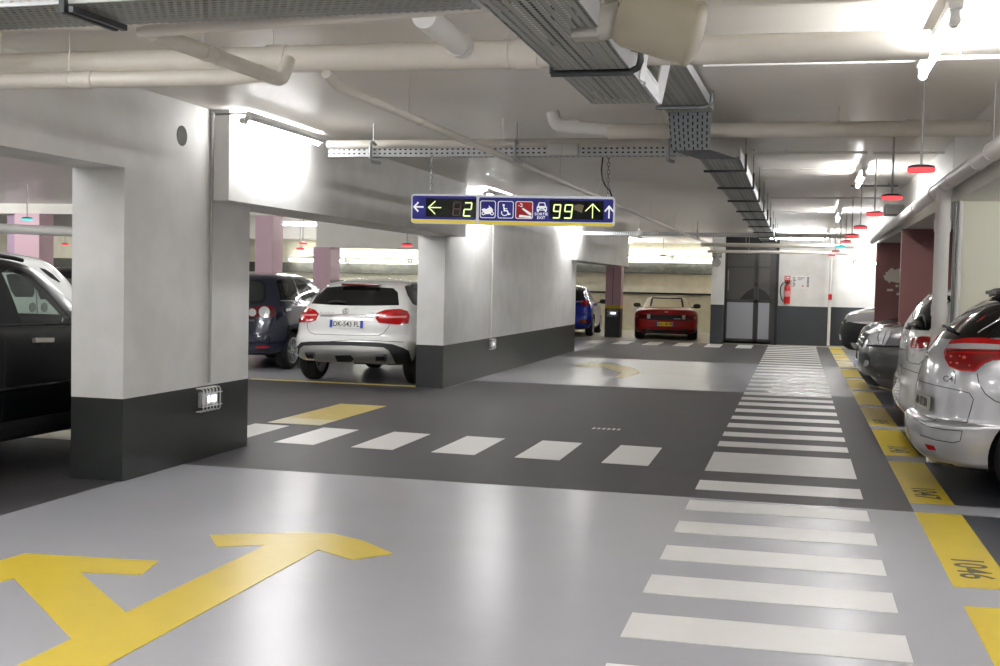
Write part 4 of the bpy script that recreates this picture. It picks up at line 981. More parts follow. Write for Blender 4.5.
# ---- silver people carrier, tail to the lane (nearest car at right)
L = 4.47
keys = [K(.36, .20, L-.36, .2, .78), K(.13, .25, L-.1, .25, .87), K(.03, .34, L-.03, .4, .905, .95, 3.4), K(.0, .47, L, .55, .915, .95, 3.4), K(.01, .56, L, .6, .915, .95, 3.4), K(.075, .60, L-.02, .65, .912, .95, 3.4), K(.085, .80, L-.1, .78, .905, .95, 3.2),
        K(.13, 1.0, L-.4, .92, .89, .95, 3.2), K(.20, 1.14, L-.8, 1.0, .86, .95, 3.2), K(.27, 1.24, L-1.1, 1.08, .825, .95, 3.2, 1.2, 2.6), K(.42, 1.40, L-1.5, 1.3, .76, .9, 3.2, 1.1, 2.6), K(.60, 1.53, L-1.9, 1.5, .68, .85, 3.2, 1., 2.6),
        K(.80, 1.595, L-2.2, 1.585, .58, .8, 3), K(1.3, 1.645, L-2.6, 1.64, .36, .6, 2.4, .6, 2.4), K(1.6, 1.655, L-2.9, 1.655, .02, .2, 2, .2, 2)]
c = Car('people_carrier', 'silver people carrier parked tail out, nearest at right', 'car', keys, PSILVER, (.925, 10.43, 0), 0, (.90, 3.55), .915, .33, .215, group=None)
zz = lambda P: Z(900, 280, 6.66, P)
for mir in (True,):
    c.patch('rear_window', zz([(215, 375), (300, 392), (400, 397), (470, 392), (560, 388), (700, 384), (760, 300), (760, 100), (700, 110), (600, 128), (480, 195), (370, 262), (290, 318)]), 'pix', BLACKGLASS, .003, .008, mirror=True)
    tl = c.patch('tail_lamp', zz([(352, 404), (325, 440), (303, 482), (308, 530), (338, 582), (400, 606), (500, 612), (525, 590), (562, 558), (610, 538), (700, 530), (700, 408), (560, 390), (450, 392)]), 'pix', RED_LENS, .016, .03, mirror=True)
    c.patch('clear_band', zz([(332, 436), (318, 462), (420, 464), (540, 466), (700, 470), (700, 440), (560, 432), (440, 430)]), 'pix', CLEAR_LENS, .019, .01, mirror=True)
    c.patch('lamp_divider', zz([(325, 470), (318, 480), (700, 486), (700, 474)]), 'pix', DEEPRED, .0185, .01, mirror=True)
z4 = lambda P: Z(880, 380, 5.55, P)
z3 = lambda P: Z(820, 270, 2.894, P)
for P in ([(268, 300), (290, 322), (340, 335), (400, 348), (432, 356), (444, 374), (436, 405), (425, 442)], [(425, 442), (380, 436), (335, 430)], [(272, 400), (300, 420), (335, 436)], [(255, 413), (270, 430), (310, 452), (360, 462), (412, 466)], [(412, 466), (405, 495), (385, 500), (335, 492), (290, 478)], [(386, 292), (392, 305), (390, 330)], [(455, 300), (460, 330), (480, 360), (505, 378), (521, 384)]):
    c.line('panel_gap', z3(P), 'pix', .0035, SEAM)
c.line('window_trim', zz([(520, 352), (560, 325), (610, 295), (690, 250)]), 'pix', .006, CHROME, .002)
c.patch('reflector', z4([(250, 352), (300, 366), (312, 390), (270, 384)]), 'pix', RED_LENS, .006, .01, mirror=True)
c.patch('lamp_core', zz([(326, 492), (316, 528), (344, 574), (402, 594), (492, 600), (516, 580), (552, 548), (604, 528), (700, 518), (700, 494), (500, 496)]), 'pix', mat('lamp_core_red', (120, 6, 10), .12, coat=1.), .019, .01, mirror=True)
for px, py, r in ((352, 516, 8), (348, 556, 7), (436, 522, 13), (390, 560, 8), (470, 574, 6), (408, 514, 6)): c.patch('painted_glint', zz([(px+r*math.cos(2*PI*k/12), py+r*.8*math.sin(2*PI*k/12)) for k in range(12)]), 'pix', mat('painted_glint_red', (226, 96, 88), .1, coat=1.), .021, .008, mirror=True)  # bright spots paint highlights onto the lens
w = c.line('rear_wiper', zz([(262, 306), (300, 318), (350, 338), (382, 353)]), 'pix', [.014]*1+[.012]*18, DARK, .03)
sp = MB(); bm = bmesh.new(); bmesh.ops.create_cube(bm, size=1); bmesh.ops.bevel(bm, geom=list(bm.edges), offset=.2, segments=3, affect='EDGES')
for v in bm.verts:
    u = v.co; taper = .72+.28*(u.x+.5); v.co = Vector((.77+u.x*.30, u.y*1.30*taper, 1.605+u.z*.045+.05*(u.x+.5)-.09*(abs(u.y)*2)**3*.5))
sp.bm(bm); sp.build('roof_spoiler', mat('spoiler_grey', (36, 36, 38), .5), c.root, 50)
M = c.frame_at('pix', 922.6, 400.5) @ Matrix.Translation((0, 0, .004)); q = MB(); q.box(-.26, .26, -.055, .055, -.01, .004); q.v = [M @ Vector(v) for v in q.v]
pl = q.build('number_plate', mat('plate_grey', (168, 166, 150), .5), c.root); text_part('plate_lettering', 'AB 472 KN', .42, .07, M @ Matrix.Translation((0, 0, .005)), BLACK_INK, pl)
for k in (0, 1):
    c.line('emblem_chevron', [(924.5, 351.5+k*4.5), (926.3, 347.5+k*4.5), (928.2, 352.5+k*4.5)], 'pix', .007, mat('badge_grey', (70, 70, 74), .3, .3), .006)
def text_on(car, name, body, px0, px1, py, ph, m, slope=0.):
    b = text_bm(body); xs = [v.co.x for v in b.verts]; ys = [v.co.y for v in b.verts]; x0, x1, y0, y1 = min(xs), max(xs), min(ys), max(ys); bad = []
    for v in b.verts:
        u = (v.co.x-x0)/(x1-x0); h = car.hit('pix', px0+(px1-px0)*u, py+slope*u-ph*((v.co.y-y0)/(y1-y0)-.5))
        if h is None: bad.append(v)
        else: v.co = h[0]+h[1]*.004
    bmesh.ops.delete(b, geom=bad, context='VERTS'); me = bpy.data.meshes.new(name); b.to_mesh(me); b.free(); return link(name, me, m, car.root)
text_on(c, 'model_badge', 'C4', 943.5, 953.5, 378.5, 6.0, mat('badge_grey', (70, 70, 74), .3, .3), .6)
c.door_mirror(3.0, .86, 1.02, PSILVER, -1); c.door_mirror(3.0, .86, 1.02, PSILVER, 1)
for P in ([(1.15, 1.08), (1.2, 1.42), (1.6, 1.52), (2.0, 1.56), (2.0, 1.06)], [(2.07, 1.06), (2.07, 1.56), (2.55, 1.52), (3.1, 1.12), (3.1, 1.07)]): c.patch('side_window', P, 'right', BLACKGLASS, .004, .008, mirror=True)
for x in (1.2, 2.05, 3.15): c.line('panel_gap', [(x, .32), (x, .7), (x, 1.02)], 'right', .004, SEAM, mirror=True)
for x in (1.4, 2.25): c.patch('door_handle', [(x, .88), (x+.2, .88), (x+.2, .92), (x, .92)], 'right', PSILVER, .025, .03, mirror=True)
c.finish()

# ---- white hatchback, tail to the lane
L = 4.2
keys = [K(.30, .26, L-.4, .2, .80), K(.06, .34, L-.1, .25, .90), K(.0, .48, L-.02, .42, .925, .6, 4.5), K(.005, .64, L, .56, .93, .6, 4.5), K(.035, .74, L-.03, .68, .93, .55, 4.5), K(.05, .92, L-.14, .84, .925, .5, 4.5), K(.07, 1.10, L-.5, 1.0, .905, .5, 4.5), K(.095, 1.20, L-.95, 1.10, .875, .5, 4.5, 1.1, 2.6),
        K(.21, 1.42, L-1.5, 1.38, .77, .5, 4.5, .9, 2.8), K(.36, 1.59, L-1.95, 1.57, .67, .5, 4, .8, 2.8), K(.55, 1.64, L-2.25, 1.63, .54, .5, 3.2, .7, 2.6), K(1.0, 1.665, L-2.7, 1.665, .32, .4, 2.4, .5, 2.4), K(1.4, 1.67, L-2.72, 1.67, .02, .2, 2, .2, 2)]
c = Car('hatchback', 'white hatchback parked tail out beyond the white downpipe', 'car', keys, PW, (1.035, 13.06, 0), 0, (.78, 3.3), .93, .33, .215)
zv = lambda P: Z(830, 290, 6.055, P)
c.patch('rear_window', [(-.85, 1.21), (0, 1.19), (.85, 1.21), (.83, 1.30), (.72, 1.55), (0, 1.58), (-.72, 1.55), (-.83, 1.30)], 'rear', BLACKGLASS, .003, .008)
c.patch('tail_lamp', zv([(505, 292), (493, 330), (500, 362), (545, 372), (592, 362), (602, 320), (625, 285), (560, 282)]), 'pix', RED_LENS, .012, .03, mirror=True)
c.patch('clear_band', zv([(497, 350), (502, 364), (545, 374), (590, 364), (592, 352), (545, 357)]), 'pix', CLEAR_LENS, .015, .01, mirror=True)
c.line('rear_wiper', zv([(492, 214), (520, 222), (540, 226)]), 'pix', .013, DARK, .03)
for P in ([(462, 402), (480, 440), (540, 450), (570, 420)], [(415, 430), (440, 470), (520, 500), (555, 510)]): c.line('panel_gap', zv(P), 'pix', .0035, SEAM)
c.patch('reflector', zv([(412, 470), (422, 468), (428, 510), (418, 516)]), 'pix', mat('amber_grey', (150, 140, 130), .3), .006, .01)
text_on(c, 'model_badge', 'TSI', 911.5, 915.5, 355, 2.6, CHROME)
c.line('emblem_ring', [(906+1.5*math.cos(t/8*2*PI), 343+3.5*math.sin(t/8*2*PI)) for t in range(9)], 'pix', .006, CHROME, .004, per=2)
for P in ([(.75, 1.22), (.85, 1.5), (1.8, 1.54), (1.8, 1.18)], [(1.87, 1.18), (1.87, 1.54), (2.2, 1.5), (2.75, 1.18)]): c.patch('side_window', P, 'right', BLACKGLASS, .004, .008, mirror=True)
c.door_mirror(2.7, .87, 1.1, PW, -1); c.door_mirror(2.7, .87, 1.1, PW, 1)
c.finish()

# ---- grey estate/SUV, nose to the lane
L = 4.7
keys = [K(.36, .36, L-.42, .34, .80), K(.1, .43, L-.16, .42, .92), K(.0, .58, L-.05, .54, .955), K(.01, .76, L, .68, .97, .9, 4, .9, 3.6), K(.05, .9, L, .82, .97, .9, 4, .9, 3.6), K(.08, 1.05, L-.03, .93, .96, .9, 4, .9, 3.6), K(.12, 1.15, L-.07, 1.03, .945, .9, 4, .9, 3.4),
        K(.15, 1.24, L-.22, 1.12, .91, .9, 4, .95, 3.2), K(.18, 1.29, L-.95, 1.26, .86, .9, 4, 1., 2.8), K(.35, 1.54, L-1.6, 1.56, .76, .7, 4, .9, 3), K(.55, 1.72, L-2.0, 1.72, .68, .7, 3.6, .8, 3), K(.8, 1.79, L-2.35, 1.79, .5, .6, 3, .6, 2.6), K(1.4, 1.83, L-2.7, 1.83, .02, .2, 2, .2, 2)]
c = Car('estate_car', 'grey car parked nose out, between white hatchback and pink partition', 'car', keys, PGREY, (.765+L, 15.56, 0), PI, (.88, L-.92), .965, .36, .22)
zs = zv
c.patch('headlamp', zs([(245, 268), (262, 250), (320, 246), (372, 236), (362, 282), (340, 318), (330, 338), (262, 330), (240, 300)]), 'pix', CLEAR_LENS, .01, .03, mirror=True)
for P in ([(300, 255), (292, 290), (300, 325)], [(345, 248), (332, 290), (320, 326)]): c.line('lamp_divider', zs(P), 'pix', .008, mat('lamp_divider_grey', (60, 62, 68), .3), .008, mirror=True)  # dark grey ribs dividing the headlamp
c.patch('bumper', zs([(180, 348), (235, 342), (330, 346), (470, 346), (480, 430), (470, 540), (380, 540), (300, 532), (250, 515), (215, 470), (180, 430)]), 'pix', PGREYDK, .012, .03, mirror=True)
c.patch('fog_lamp', smooth_poly(zs([(222, 378), (246, 410), (244, 450), (215, 462), (192, 430), (198, 392)]), 4), 'pix', mat('fog_dark', (40, 41, 44), .3), .016, .01, mirror=True)
c.patch('fog_lens', smooth_poly(zs([(222, 425), (240, 432), (236, 455), (212, 458)]), 4), 'pix', CLEAR_LENS, .02, .01, mirror=True)
c.line('bumper_trim', zs([(230, 338), (330, 342), (470, 342)]), 'pix', .012, DARK, .012)
c.line('bonnet_gap', zs([(262, 250), (320, 228), (380, 234), (440, 214), (500, 208)]), 'pix', .004, SEAM)
c.patch('grille', [(-.40, .84), (.40, .84), (.44, 1.05), (-.44, 1.05)], 'front', DARK, .006, .02)
for k in range(3): c.line('grille_bar', [(-.40, .89+.055*k), (0, .89+.055*k), (.40, .89+.055*k)], 'front', .009, CHROME, .012)
c.plate('front', 0, .66, .5, .11, WHITE_PLATE, '', BLACK_INK, .018)
c.patch('lower_intake', [(-.6, .44), (.6, .44), (.55, .55), (-.55, .55)], 'front', DARK, .02, .02)
c.patch('windscreen', [(-.66, 1.30), (.66, 1.30), (.54, 1.68), (-.54, 1.68)], 'front', BLACKGLASS, .004, .01)
for P in ([(.6, 1.32), (.75, 1.62), (1.45, 1.68), (1.45, 1.30)], [(1.52, 1.30), (1.52, 1.68), (2.2, 1.66), (2.75, 1.30)]): c.patch('side_window', P, 'right', BLACKGLASS, .004, .008, mirror=True)
c.door_mirror(2.9, .92, 1.24, PGREY, -1); c.door_mirror(2.9, .92, 1.24, PGREY, 1)
for P in ([(3.0, .5), (2.95, .9), (2.9, 1.24)], [(1.5, .5), (1.5, 1.24)]): c.line('panel_gap', P, 'right', .004, SEAM, mirror=True)
c.finish()

# ---- two cars farther on, noses to the lane
L = 4.3
keys = stretch(hatch(L, 1.86, 1.52, belt=1.0, hood=.93, gl=.4, rake=.5, rw=.62, cowl=1.05, clear=.22), 1, 1, 1.13)
c = Car('hatchback', 'dark car nose with chrome trim, before the farther pink partition', 'car', keys, PBLACK, (1.0+L, 20.75, 0), PI, (.8, L-.85), .89, .32, .2)
zf = lambda P: Z(835, 295, 12.11, P)
c.patch('headlamp', [(-.90, .88), (-.50, .84), (-.46, .98), (-.88, 1.08)], 'front', CLEAR_LENS, .012, .02, mirror=True)
c.patch('grille', [(-.42, .80), (.42, .80), (.44, .96), (-.44, .96)], 'front', CHROME, .012, .02); c.patch('fog_lamp', [(-.78, .42), (-.6, .42), (-.6, .54), (-.78, .54)], 'front', CLEAR_LENS, .01, .02, mirror=True)
c.line('chrome_strip', [(-.84, .72), (-.5, .68), (0, .66), (.5, .68), (.84, .72)], 'front', .012, CHROME, .006)
c.patch('windscreen', [(-.58, 1.10), (.58, 1.10), (.5, 1.4), (-.5, 1.4)], 'front', BLACKGLASS, .004, .01)
c.plate('front', 0, .5, .5, .11, WHITE_PLATE, '', BLACK_INK); c.finish()
c = Car('hatchback', 'white car with dark bumper, farthest in the row by the end wall', 'car', stretch(hatch(L, 1.86, 1.56, belt=1.02, hood=1.04, gl=.4, rake=.5, rw=.62, cowl=1.05, clear=.3), 1, 1, 1.1), PW, (.91+L, 25.95, 0), PI, (.8, L-.85), .89, .32, .2)
c.patch('bumper', [(-.95, .30), (.95, .30), (.95, .88), (.6, .92), (0, .88), (-.6, .92), (-.95, .88)], 'front', DARK, .012, .03)
c.patch('headlamp', [(-.91, .95), (-.42, .90), (-.44, 1.03), (-.88, 1.16)], 'front', CLEAR_LENS, .014, .03, mirror=True)
c.patch('grille', [(-.38, .78), (.38, .78), (.38, .96), (-.38, .96)], 'front', DARK, .012, .02); c.line('chrome_strip', [(-.38, .88), (0, .87), (.38, .88)], 'front', .014, CHROME, .014)
c.patch('fog_lamp', [(-.80, .38), (-.66, .38), (-.66, .50), (-.80, .50)], 'front', CLEAR_LENS, .016, .02, mirror=True)
c.patch('windscreen', [(-.58, 1.18), (.58, 1.18), (.5, 1.44), (-.5, 1.44)], 'front', BLACKGLASS, .004, .01)
c.plate('front', 0, .58, .5, .11, WHITE_PLATE, '', BLACK_INK, .02); c.finish()

# ---- white crossover, tail toward the side aisle
L = 4.5
W2 = .985
keys = [K(.40, .30, L-.4, .24, W2-.14), K(.12, .36, L-.1, .28, W2-.05), K(.0, .50, L-.02, .45, W2-.012, 1., 4.), K(.02, .66, L, .58, W2, 1., 4.), K(.09, .78, L-.03, .70, W2, 1., 4.), K(.10, .92, L-.15, .85, W2-.015, 1., 4.), K(.135, 1.05, L-.7, 1.0, W2-.04, .95, 4.), K(.19, 1.14, L-1.1, 1.10, W2-.10, .85, 4., 1.1, 2.6),
        K(.44, 1.33, L-1.6, 1.32, W2-.20, .7, 4., 1, 2.8), K(.64, 1.465, L-1.95, 1.47, W2-.29, .6, 3.8, .9, 2.8), K(.82, 1.53, L-2.3, 1.54, W2-.37, .6, 3.4, .7, 2.6), K(1.35, 1.595, L-2.7, 1.59, .34, .5, 2.6, .6, 2.4), K(1.8, 1.61, L-2.95, 1.61, .02, .2, 2, .2, 2)]
c = Car('crossover_car', 'white crossover parked tail out behind the long white wall, beside the dark blue car', 'car', keys, PW, (-6.50, 16.42, 0), PI/2, (.88, 3.6), .985, .35, .235, .23)
zg = lambda P: Z(250, 270, 5.55, P)
c.patch('rear_window', zg([(342, 186), (368, 145), (402, 100), (500, 92), (620, 92), (795, 102), (820, 125), (827, 196), (700, 198), (560, 198), (440, 193)]), 'pix', BLACKGLASS, .003, .01)
c.patch('tail_lamp', zg([(262, 224), (290, 212), (322, 209), (366, 224), (383, 243), (366, 280), (332, 290), (258, 292)]), 'pix', RED_LENS, .012, .03)
c.patch('tail_lamp', zg([(700, 242), (750, 223), (830, 218), (872, 230), (884, 252), (877, 298), (822, 304), (716, 293), (698, 272)]), 'pix', RED_LENS, .012, .03)
for P in ([(272, 246), (375, 246), (372, 254), (268, 256)], [(712, 258), (868, 256), (866, 266), (720, 268)]): c.patch('lamp_band', zg(P), 'pix', mat('pink_lens', (226, 150, 150), .15, coat=1.), .015, .01)
c.patch('chrome_strip', zg([(392, 250), (470, 246), (620, 248), (702, 256), (702, 264), (620, 262), (470, 260), (392, 258)]), 'pix', CHROME, .014, .02)
for P in ([(318, 292), (320, 325), (332, 346), (360, 356), (540, 362), (715, 364), (742, 350), (762, 325), (776, 303)], [(790, 245), (790, 300)], [(530, 98), (560, 90), (640, 90)], [(420, 398), (560, 388), (700, 392), (850, 400)]): c.line('panel_gap', zg(P), 'pix', .004, SEAM)
c.patch('bumper_cladding', zg([(246, 452), (262, 425), (284, 402), (330, 397), (420, 396), (560, 398), (700, 402), (790, 412), (850, 432), (880, 448), (900, 520), (860, 560), (700, 530), (560, 525), (400, 520), (262, 500)]), 'pix', DARK, .006, .03)
c.patch('skid_plate', zg([(272, 474), (280, 436), (300, 420), (420, 418), (560, 420), (740, 430), (768, 446), (790, 480), (806, 518), (700, 518), (640, 512), (400, 506), (300, 494)]), 'pix', mat('skid_silver', (172, 172, 168), .3, .6), .012, .03)
c.patch('skid_notch', zg([(472, 472), (560, 470), (578, 490), (560, 506), (484, 504)]), 'pix', DARK, .016, .01)
for x0, x1, yc in ((308, 366, 473), (690, 762, 483)):
    c.patch('exhaust_tip', zg([(x0, yc-18), (x1-4, yc-18), (x1, yc), (x1-6, yc+20), (x0+8, yc+18)]), 'pix', CHROME, .022, .04); c.patch('exhaust_hole', zg([(x0+8, yc-8), (x1-12, yc-8), (x1-12, yc+12), (x0+12, yc+12)]), 'pix', DARK, .025, .01)
c.plate('pix', 250+536/5.55, 270+300/5.55, .53, .115, WHITE_PLATE, 'DK-543 FL', BLACK_INK, .008)
ce = c.hit('pix', 250+531/5.55, 270+230/5.55)
if ce:
    M = c.frame_at('pix', 250+531/5.55, 270+230/5.55); q = MB(); R_ = .045
    q.tube([M @ Vector((R_*math.cos(t/20*2*PI), R_*math.sin(t/20*2*PI), .008)) for t in range(20)], .006, 6, closed=True)
    for a in (90, 210, 330): q.bar(M @ Vector((0, 0, .01)), M @ Vector((R_*math.cos(math.radians(a)), R_*math.sin(math.radians(a)), .008)), [.007, .003], 6)
    q.build('star_emblem', CHROME, c.root, 50)
text_on(c, 'dealer_lettering', 'G L A 2 2 0', 250+390/5.55, 250+465/5.55, 270+238/5.55, 1.8, mat('letter_grey', (150, 150, 152), .3, .6)); text_on(c, 'model_badge', 'CDI', 250+655/5.55, 250+690/5.55, 270+240/5.55, 2., CHROME)
c.patch('quarter_window', zg([(858, 92), (880, 84), (960, 78), (960, 195), (918, 196), (902, 188), (875, 140)]), 'pix', GREYGLASS, .004, .01, mirror=True)
for P in ([(1.75, 1.16), (1.75, 1.44), (2.3, 1.44), (2.75, 1.16)],): c.patch('side_window', P, 'right', BLACKGLASS, .004, .01, mirror=True)
for sg in (-1, 1):
    h0, h1, h2 = [c.hit('top', x, sg*(W2-.33)) for x in (1.0, 1.7, 2.4)]
    if h0 and h1 and h2: MB().tube([h0[0]-Vector((0, 0, .01)), h0[0]+Vector((.08, 0, .04)), h1[0]+Vector((0, 0, .05)), h2[0]+Vector((-.08, 0, .04)), h2[0]-Vector((0, 0, .01))], .016, 8).build('roof_rail', ALLOY, c.root, 50)
MB().box(.58, .80, -.30, .30, 1.49, 1.515, .01).build('brake_light', DEEPRED, c.root, 40)
c.door_mirror(3.0, .9, 1.08, PW, -1); c.door_mirror(3.0, .9, 1.08, PW, 1)
c.line('rear_wiper', zg([(530, 186), (480, 178), (440, 186)]), 'pix', .012, DARK, .025)
c.finish()

# ---- dark blue compact people carrier beside it
L = 4.25
keys = [K(.36, .24, L-.4, .2, .74), K(.1, .31, L-.1, .25, .83), K(.0, .45, L-.02, .42, .868, .85, 3.6), K(.015, .60, L, .56, .88, .85, 3.6), K(.05, .75, L-.03, .68, .88, .8, 3.6), K(.09, .92, L-.14, .84, .872, .8, 3.6), K(.13, 1.05, L-.5, 1.0, .855, .8, 3.6), K(.16, 1.13, L-.95, 1.08, .82, .75, 3.6, 1.1, 2.6),
        K(.27, 1.34, L-1.5, 1.33, .735, .65, 3.6, .9, 2.8), K(.40, 1.52, L-1.95, 1.52, .64, .6, 3.6, .8, 2.8), K(.58, 1.575, L-2.25, 1.58, .52, .55, 3.2, .7, 2.6), K(1.0, 1.61, L-2.7, 1.61, .32, .5, 2.4, .5, 2.4), K(1.4, 1.62, L-2.9, 1.62, .02, .2, 2, .2, 2)]
c = Car('compact_car', 'dark blue compact car with round tail lamps, beside the white crossover', 'car', stretch(keys, 1, 1.01, 1.035), PNAVY, (-9.30, 18.15, 0), PI/2, (.78, 3.36), .88, .325, .22, cabin=(.3, 3.3, .72))
zp = lambda P: Z(245, 265, 5.79, P)
c.patch('rear_window', zp([(-90, 98), (0, 92), (60, 92), (95, 102), (110, 128), (108, 188), (90, 208), (0, 212), (-90, 212)]), 'pix', GREYGLASS, .003, .008)
c.patch('window_surround', zp([(-100, 90), (70, 84), (110, 92), (124, 118), (122, 200), (100, 222), (-100, 224)]), 'pix', BLACKGLASS, .001, .004)
c.patch('tail_lamp', zp([(18, 250), (60, 240), (150, 236), (172, 250), (178, 280), (165, 304), (60, 306), (18, 304)]), 'pix', DEEPRED, .012, .03, mirror=True)
for px, py, r in ((44, 276, 22), (112, 273, 31)): c.patch('round_lamp', zp([(px+r*math.cos(2*PI*k/20), py+r*math.sin(2*PI*k/20)) for k in range(20)]), 'pix', CLEAR_LENS, .018, .02, mirror=True, step=1.5)
c.patch('side_window', zp([(180, 96), (192, 88), (218, 80), (252, 70), (270, 80), (300, 150), (318, 206), (205, 204)]), 'pix', TINT, -.004, .003, mirror=True, cut='side')
c.patch('side_window', zp([(280, 82), (300, 80), (350, 104), (392, 142), (408, 170), (385, 186), (328, 208)]), 'pix', TINT, -.004, .003, mirror=True, cut='side')
c.line('window_bar', zp([(212, 94), (226, 150), (238, 200)]), 'pix', .012, DARK, .0)
c.line('window_trim', zp([(205, 206), (260, 207), (320, 210)]), 'pix', .007, CHROME, .002)
c.patch('reflector', zp([(62, 472), (138, 468), (134, 478), (64, 482)]), 'pix', RED_LENS, .008, .01, mirror=True)
for P in ([(22, 405), (80, 400), (165, 385)], [(62, 310), (62, 378), (30, 395)], [(22, 470), (100, 462), (180, 440)], [(205, 215), (212, 250), (225, 300)], [(318, 214), (325, 240)]): c.line('panel_gap', zp(P), 'pix', .004, SEAM)
c.patch('door_handle', zp([(230, 256), (262, 250), (264, 262), (234, 270)]), 'pix', CHROME, .02, .03, mirror=True)
text_on(c, 'model_badge', 'PLUS', 248.5, 254.5, 320.5, 2, CHROME)
c.door_mirror(2.75, .86, 1.05, PNAVY, -1); c.door_mirror(2.75, .86, 1.05, PNAVY, 1); c.seats(2.3, 1.35, .38, .85, SEATC); c.finish()

# ---- pale cars parked farther back
keys = hatch(4.2, 1.78, 1.55, belt=.98, gl=.42, rake=.45, rw=.62, clear=.2, hood=.88)
for lb, x, y, pm, nm in (('pale car half hidden between the pink columns behind the dark blue car', -10.5, 23.9, PW, 'hatchback'), ('white car roof showing over the white crossover', -8.2, 24.4, PSILVER, 'hatchback')):
    c = Car(nm, lb, 'car', keys, pm, (x, y, 0), PI/2, (.78, 3.35), .89, .32, .2)
    c.patch('rear_window', [(-.62, 1.04), (.62, 1.04), (.55, 1.36), (-.55, 1.36)], 'rear', BLACKGLASS, .004, .01)
    for P in ([(.85, 1.04), (1.0, 1.38), (1.85, 1.42), (1.85, 1.0)], [(1.92, 1.0), (1.92, 1.42), (2.3, 1.38), (2.8, 1.03)]): c.patch('side_window', P, 'right', BLACKGLASS, .004, .008, mirror=True)
    c.patch('tail_lamp', [(-.86, .78), (-.6, .76), (-.6, .92), (-.84, .98)], 'rear', RED_LENS, .01, .02, mirror=True); c.plate('rear', 0, .72, .5, .11, WHITE_PLATE, '', BLACK_INK)
    c.finish()

# ---- blue hatchback at the far end
keys = hatch(3.95, 1.74, 1.53, belt=1.0, gl=.42, rake=.42, rw=.60, clear=.2, hood=.88)
c = Car('hatchback', 'bright blue hatchback at the far end, half hidden by the long white wall', 'car', keys, PBLUE, (-6.78, 34.65, 0), PI/2+.07, (.72, 3.2), .87, .31, .2, cabin=(.3, 3.0, .7))
zy = lambda P: Z(565, 260, 7.83, P)
c.patch('rear_window', zy([(40, 190), (150, 192), (160, 240), (165, 300), (155, 312), (40, 318)]), 'pix', BLACKGLASS, .004, .01, step=1.)
c.patch('tail_lamp', zy([(80, 322), (150, 318), (175, 308), (190, 318), (190, 340), (175, 368), (140, 360), (110, 332)]), 'pix', RED_LENS, .014, .03, step=1., mirror=True)
c.patch('clear_band', zy([(82, 324), (140, 322), (140, 330), (84, 332)]), 'pix', CLEAR_LENS, .018, .01, step=1.)
c.patch('side_window', [(.72, 1.06), (.85, 1.34), (1.7, 1.40), (2.1, 1.34), (2.6, 1.06), (2.6, 1.03)], 'right', TINT, -.004, .003, mirror=True, cut='side')
for P in ([(90, 400), (130, 420), (185, 410)], [(200, 320), (215, 420)]): c.line('panel_gap', zy(P), 'pix', .005, SEAM)
c.patch('bumper_insert', zy([(110, 470), (160, 462), (185, 470), (180, 500), (110, 496)]), 'pix', DEEPRED, .008, .02, step=1.)
c.door_mirror(2.62, .84, 1.0, MIRRORG, -1); c.door_mirror(2.62, .84, 1.0, MIRRORG, 1); c.seats(2.1, 1.3, .36, .8, SEATC); c.finish()

# ---- red sports car
L = 4.3; W2 = .93
keys = [K(.30, .16, L-.3, .16, W2-.14), K(.06, .22, L-.08, .22, W2-.04), K(.0, .38, L-.0, .36, W2-.005, .7, 4.), K(.0, .52, L-.1, .46, W2, .7, 4.), K(.02, .62, L-.35, .56, W2, .7, 4.), K(.04, .74, L-.7, .66, W2-.01, .7, 4.), K(.06, .83, L-1.1, .76, W2-.05, .7, 4.), K(.12, .885, L-1.4, .84, W2-.12, .7, 4., 1., 2.6), K(.85, .925, L-1.6, .88, W2-.20, .6, 4, .9, 2.8),
        K(1.22, 1.05, L-1.95, 1.05, W2-.27, .5, 4, .8, 2.8), K(1.45, 1.18, L-2.25, 1.18, W2-.36, .4, 3.6, .6, 2.8), K(1.58, 1.215, L-2.4, 1.215, W2-.46, .35, 3, .4, 2.6), K(1.72, 1.235, L-2.52, 1.235, .02, .1, 2, .1, 2)]
c = Car('sports_car', 'low red sports car with cream roof at the far end', 'car', keys, PRED, (-3.68, 34.45, 0), PI/2+.1, (.72, 3.2), .93, .31, .21, .25, cabin=(1.0, 3.05, .55))
zr = lambda P: Z(630, 290, 12.11, P)
c.patch('roof_panel', [(1.1, -.80), (1.25, -.70), (1.42, -.62), (2.2, -.52), (2.2, .52), (1.42, .62), (1.25, .70), (1.1, .80), (.92, .74), (.92, -.74)], 'top', PCREAM, .006, .02)  # cream tone laid over the red car's roof and pillars
for sg in (1,):
    c.patch('roof_pillar', [(-.50, 1.19), (-.60, 1.18), (-.78, .93), (-.62, .93)], 'rear', PCREAM, .008, .02, mirror=True)
c.patch('rear_window', [(-.46, .96), (.46, .96), (.42, 1.17), (-.42, 1.17)], 'rear', GLASS, -.004, .003, cut='rear')
c.patch('windscreen', [(-.60, .92), (.60, .92), (.44, 1.17), (-.44, 1.17)], 'front', GLASS, -.004, .003, cut='rear')
c.line('window_frame', [(-.48, .95), (-.44, 1.185), (.44, 1.185), (.48, .95)], 'rear', .032, DARK, .004, per=8)
c.patch('rear_panel', [(-.5, .60), (.5, .60), (.5, .73), (-.5, .73)], 'rear', DARK, .008, .03)
for x0, x1, m_ in ((.54, .89, DEEPRED),): c.patch('tail_lamp', [(x0, .60), (x1, .60), (x1-.01, .73), (x0, .73)], 'rear', m_, .008, .03, mirror=True)
c.patch('reversing_lamp', [(.46, .61), (.55, .61), (.55, .73), (.46, .73)], 'rear', CLEAR_LENS, .012, .03, mirror=True); c.patch('indicator', [(.78, .64), (.86, .64), (.86, .70), (.78, .70)], 'rear', mat('amber_lens', (190, 80, 14), .2, coat=.5), .012, .02, mirror=True)
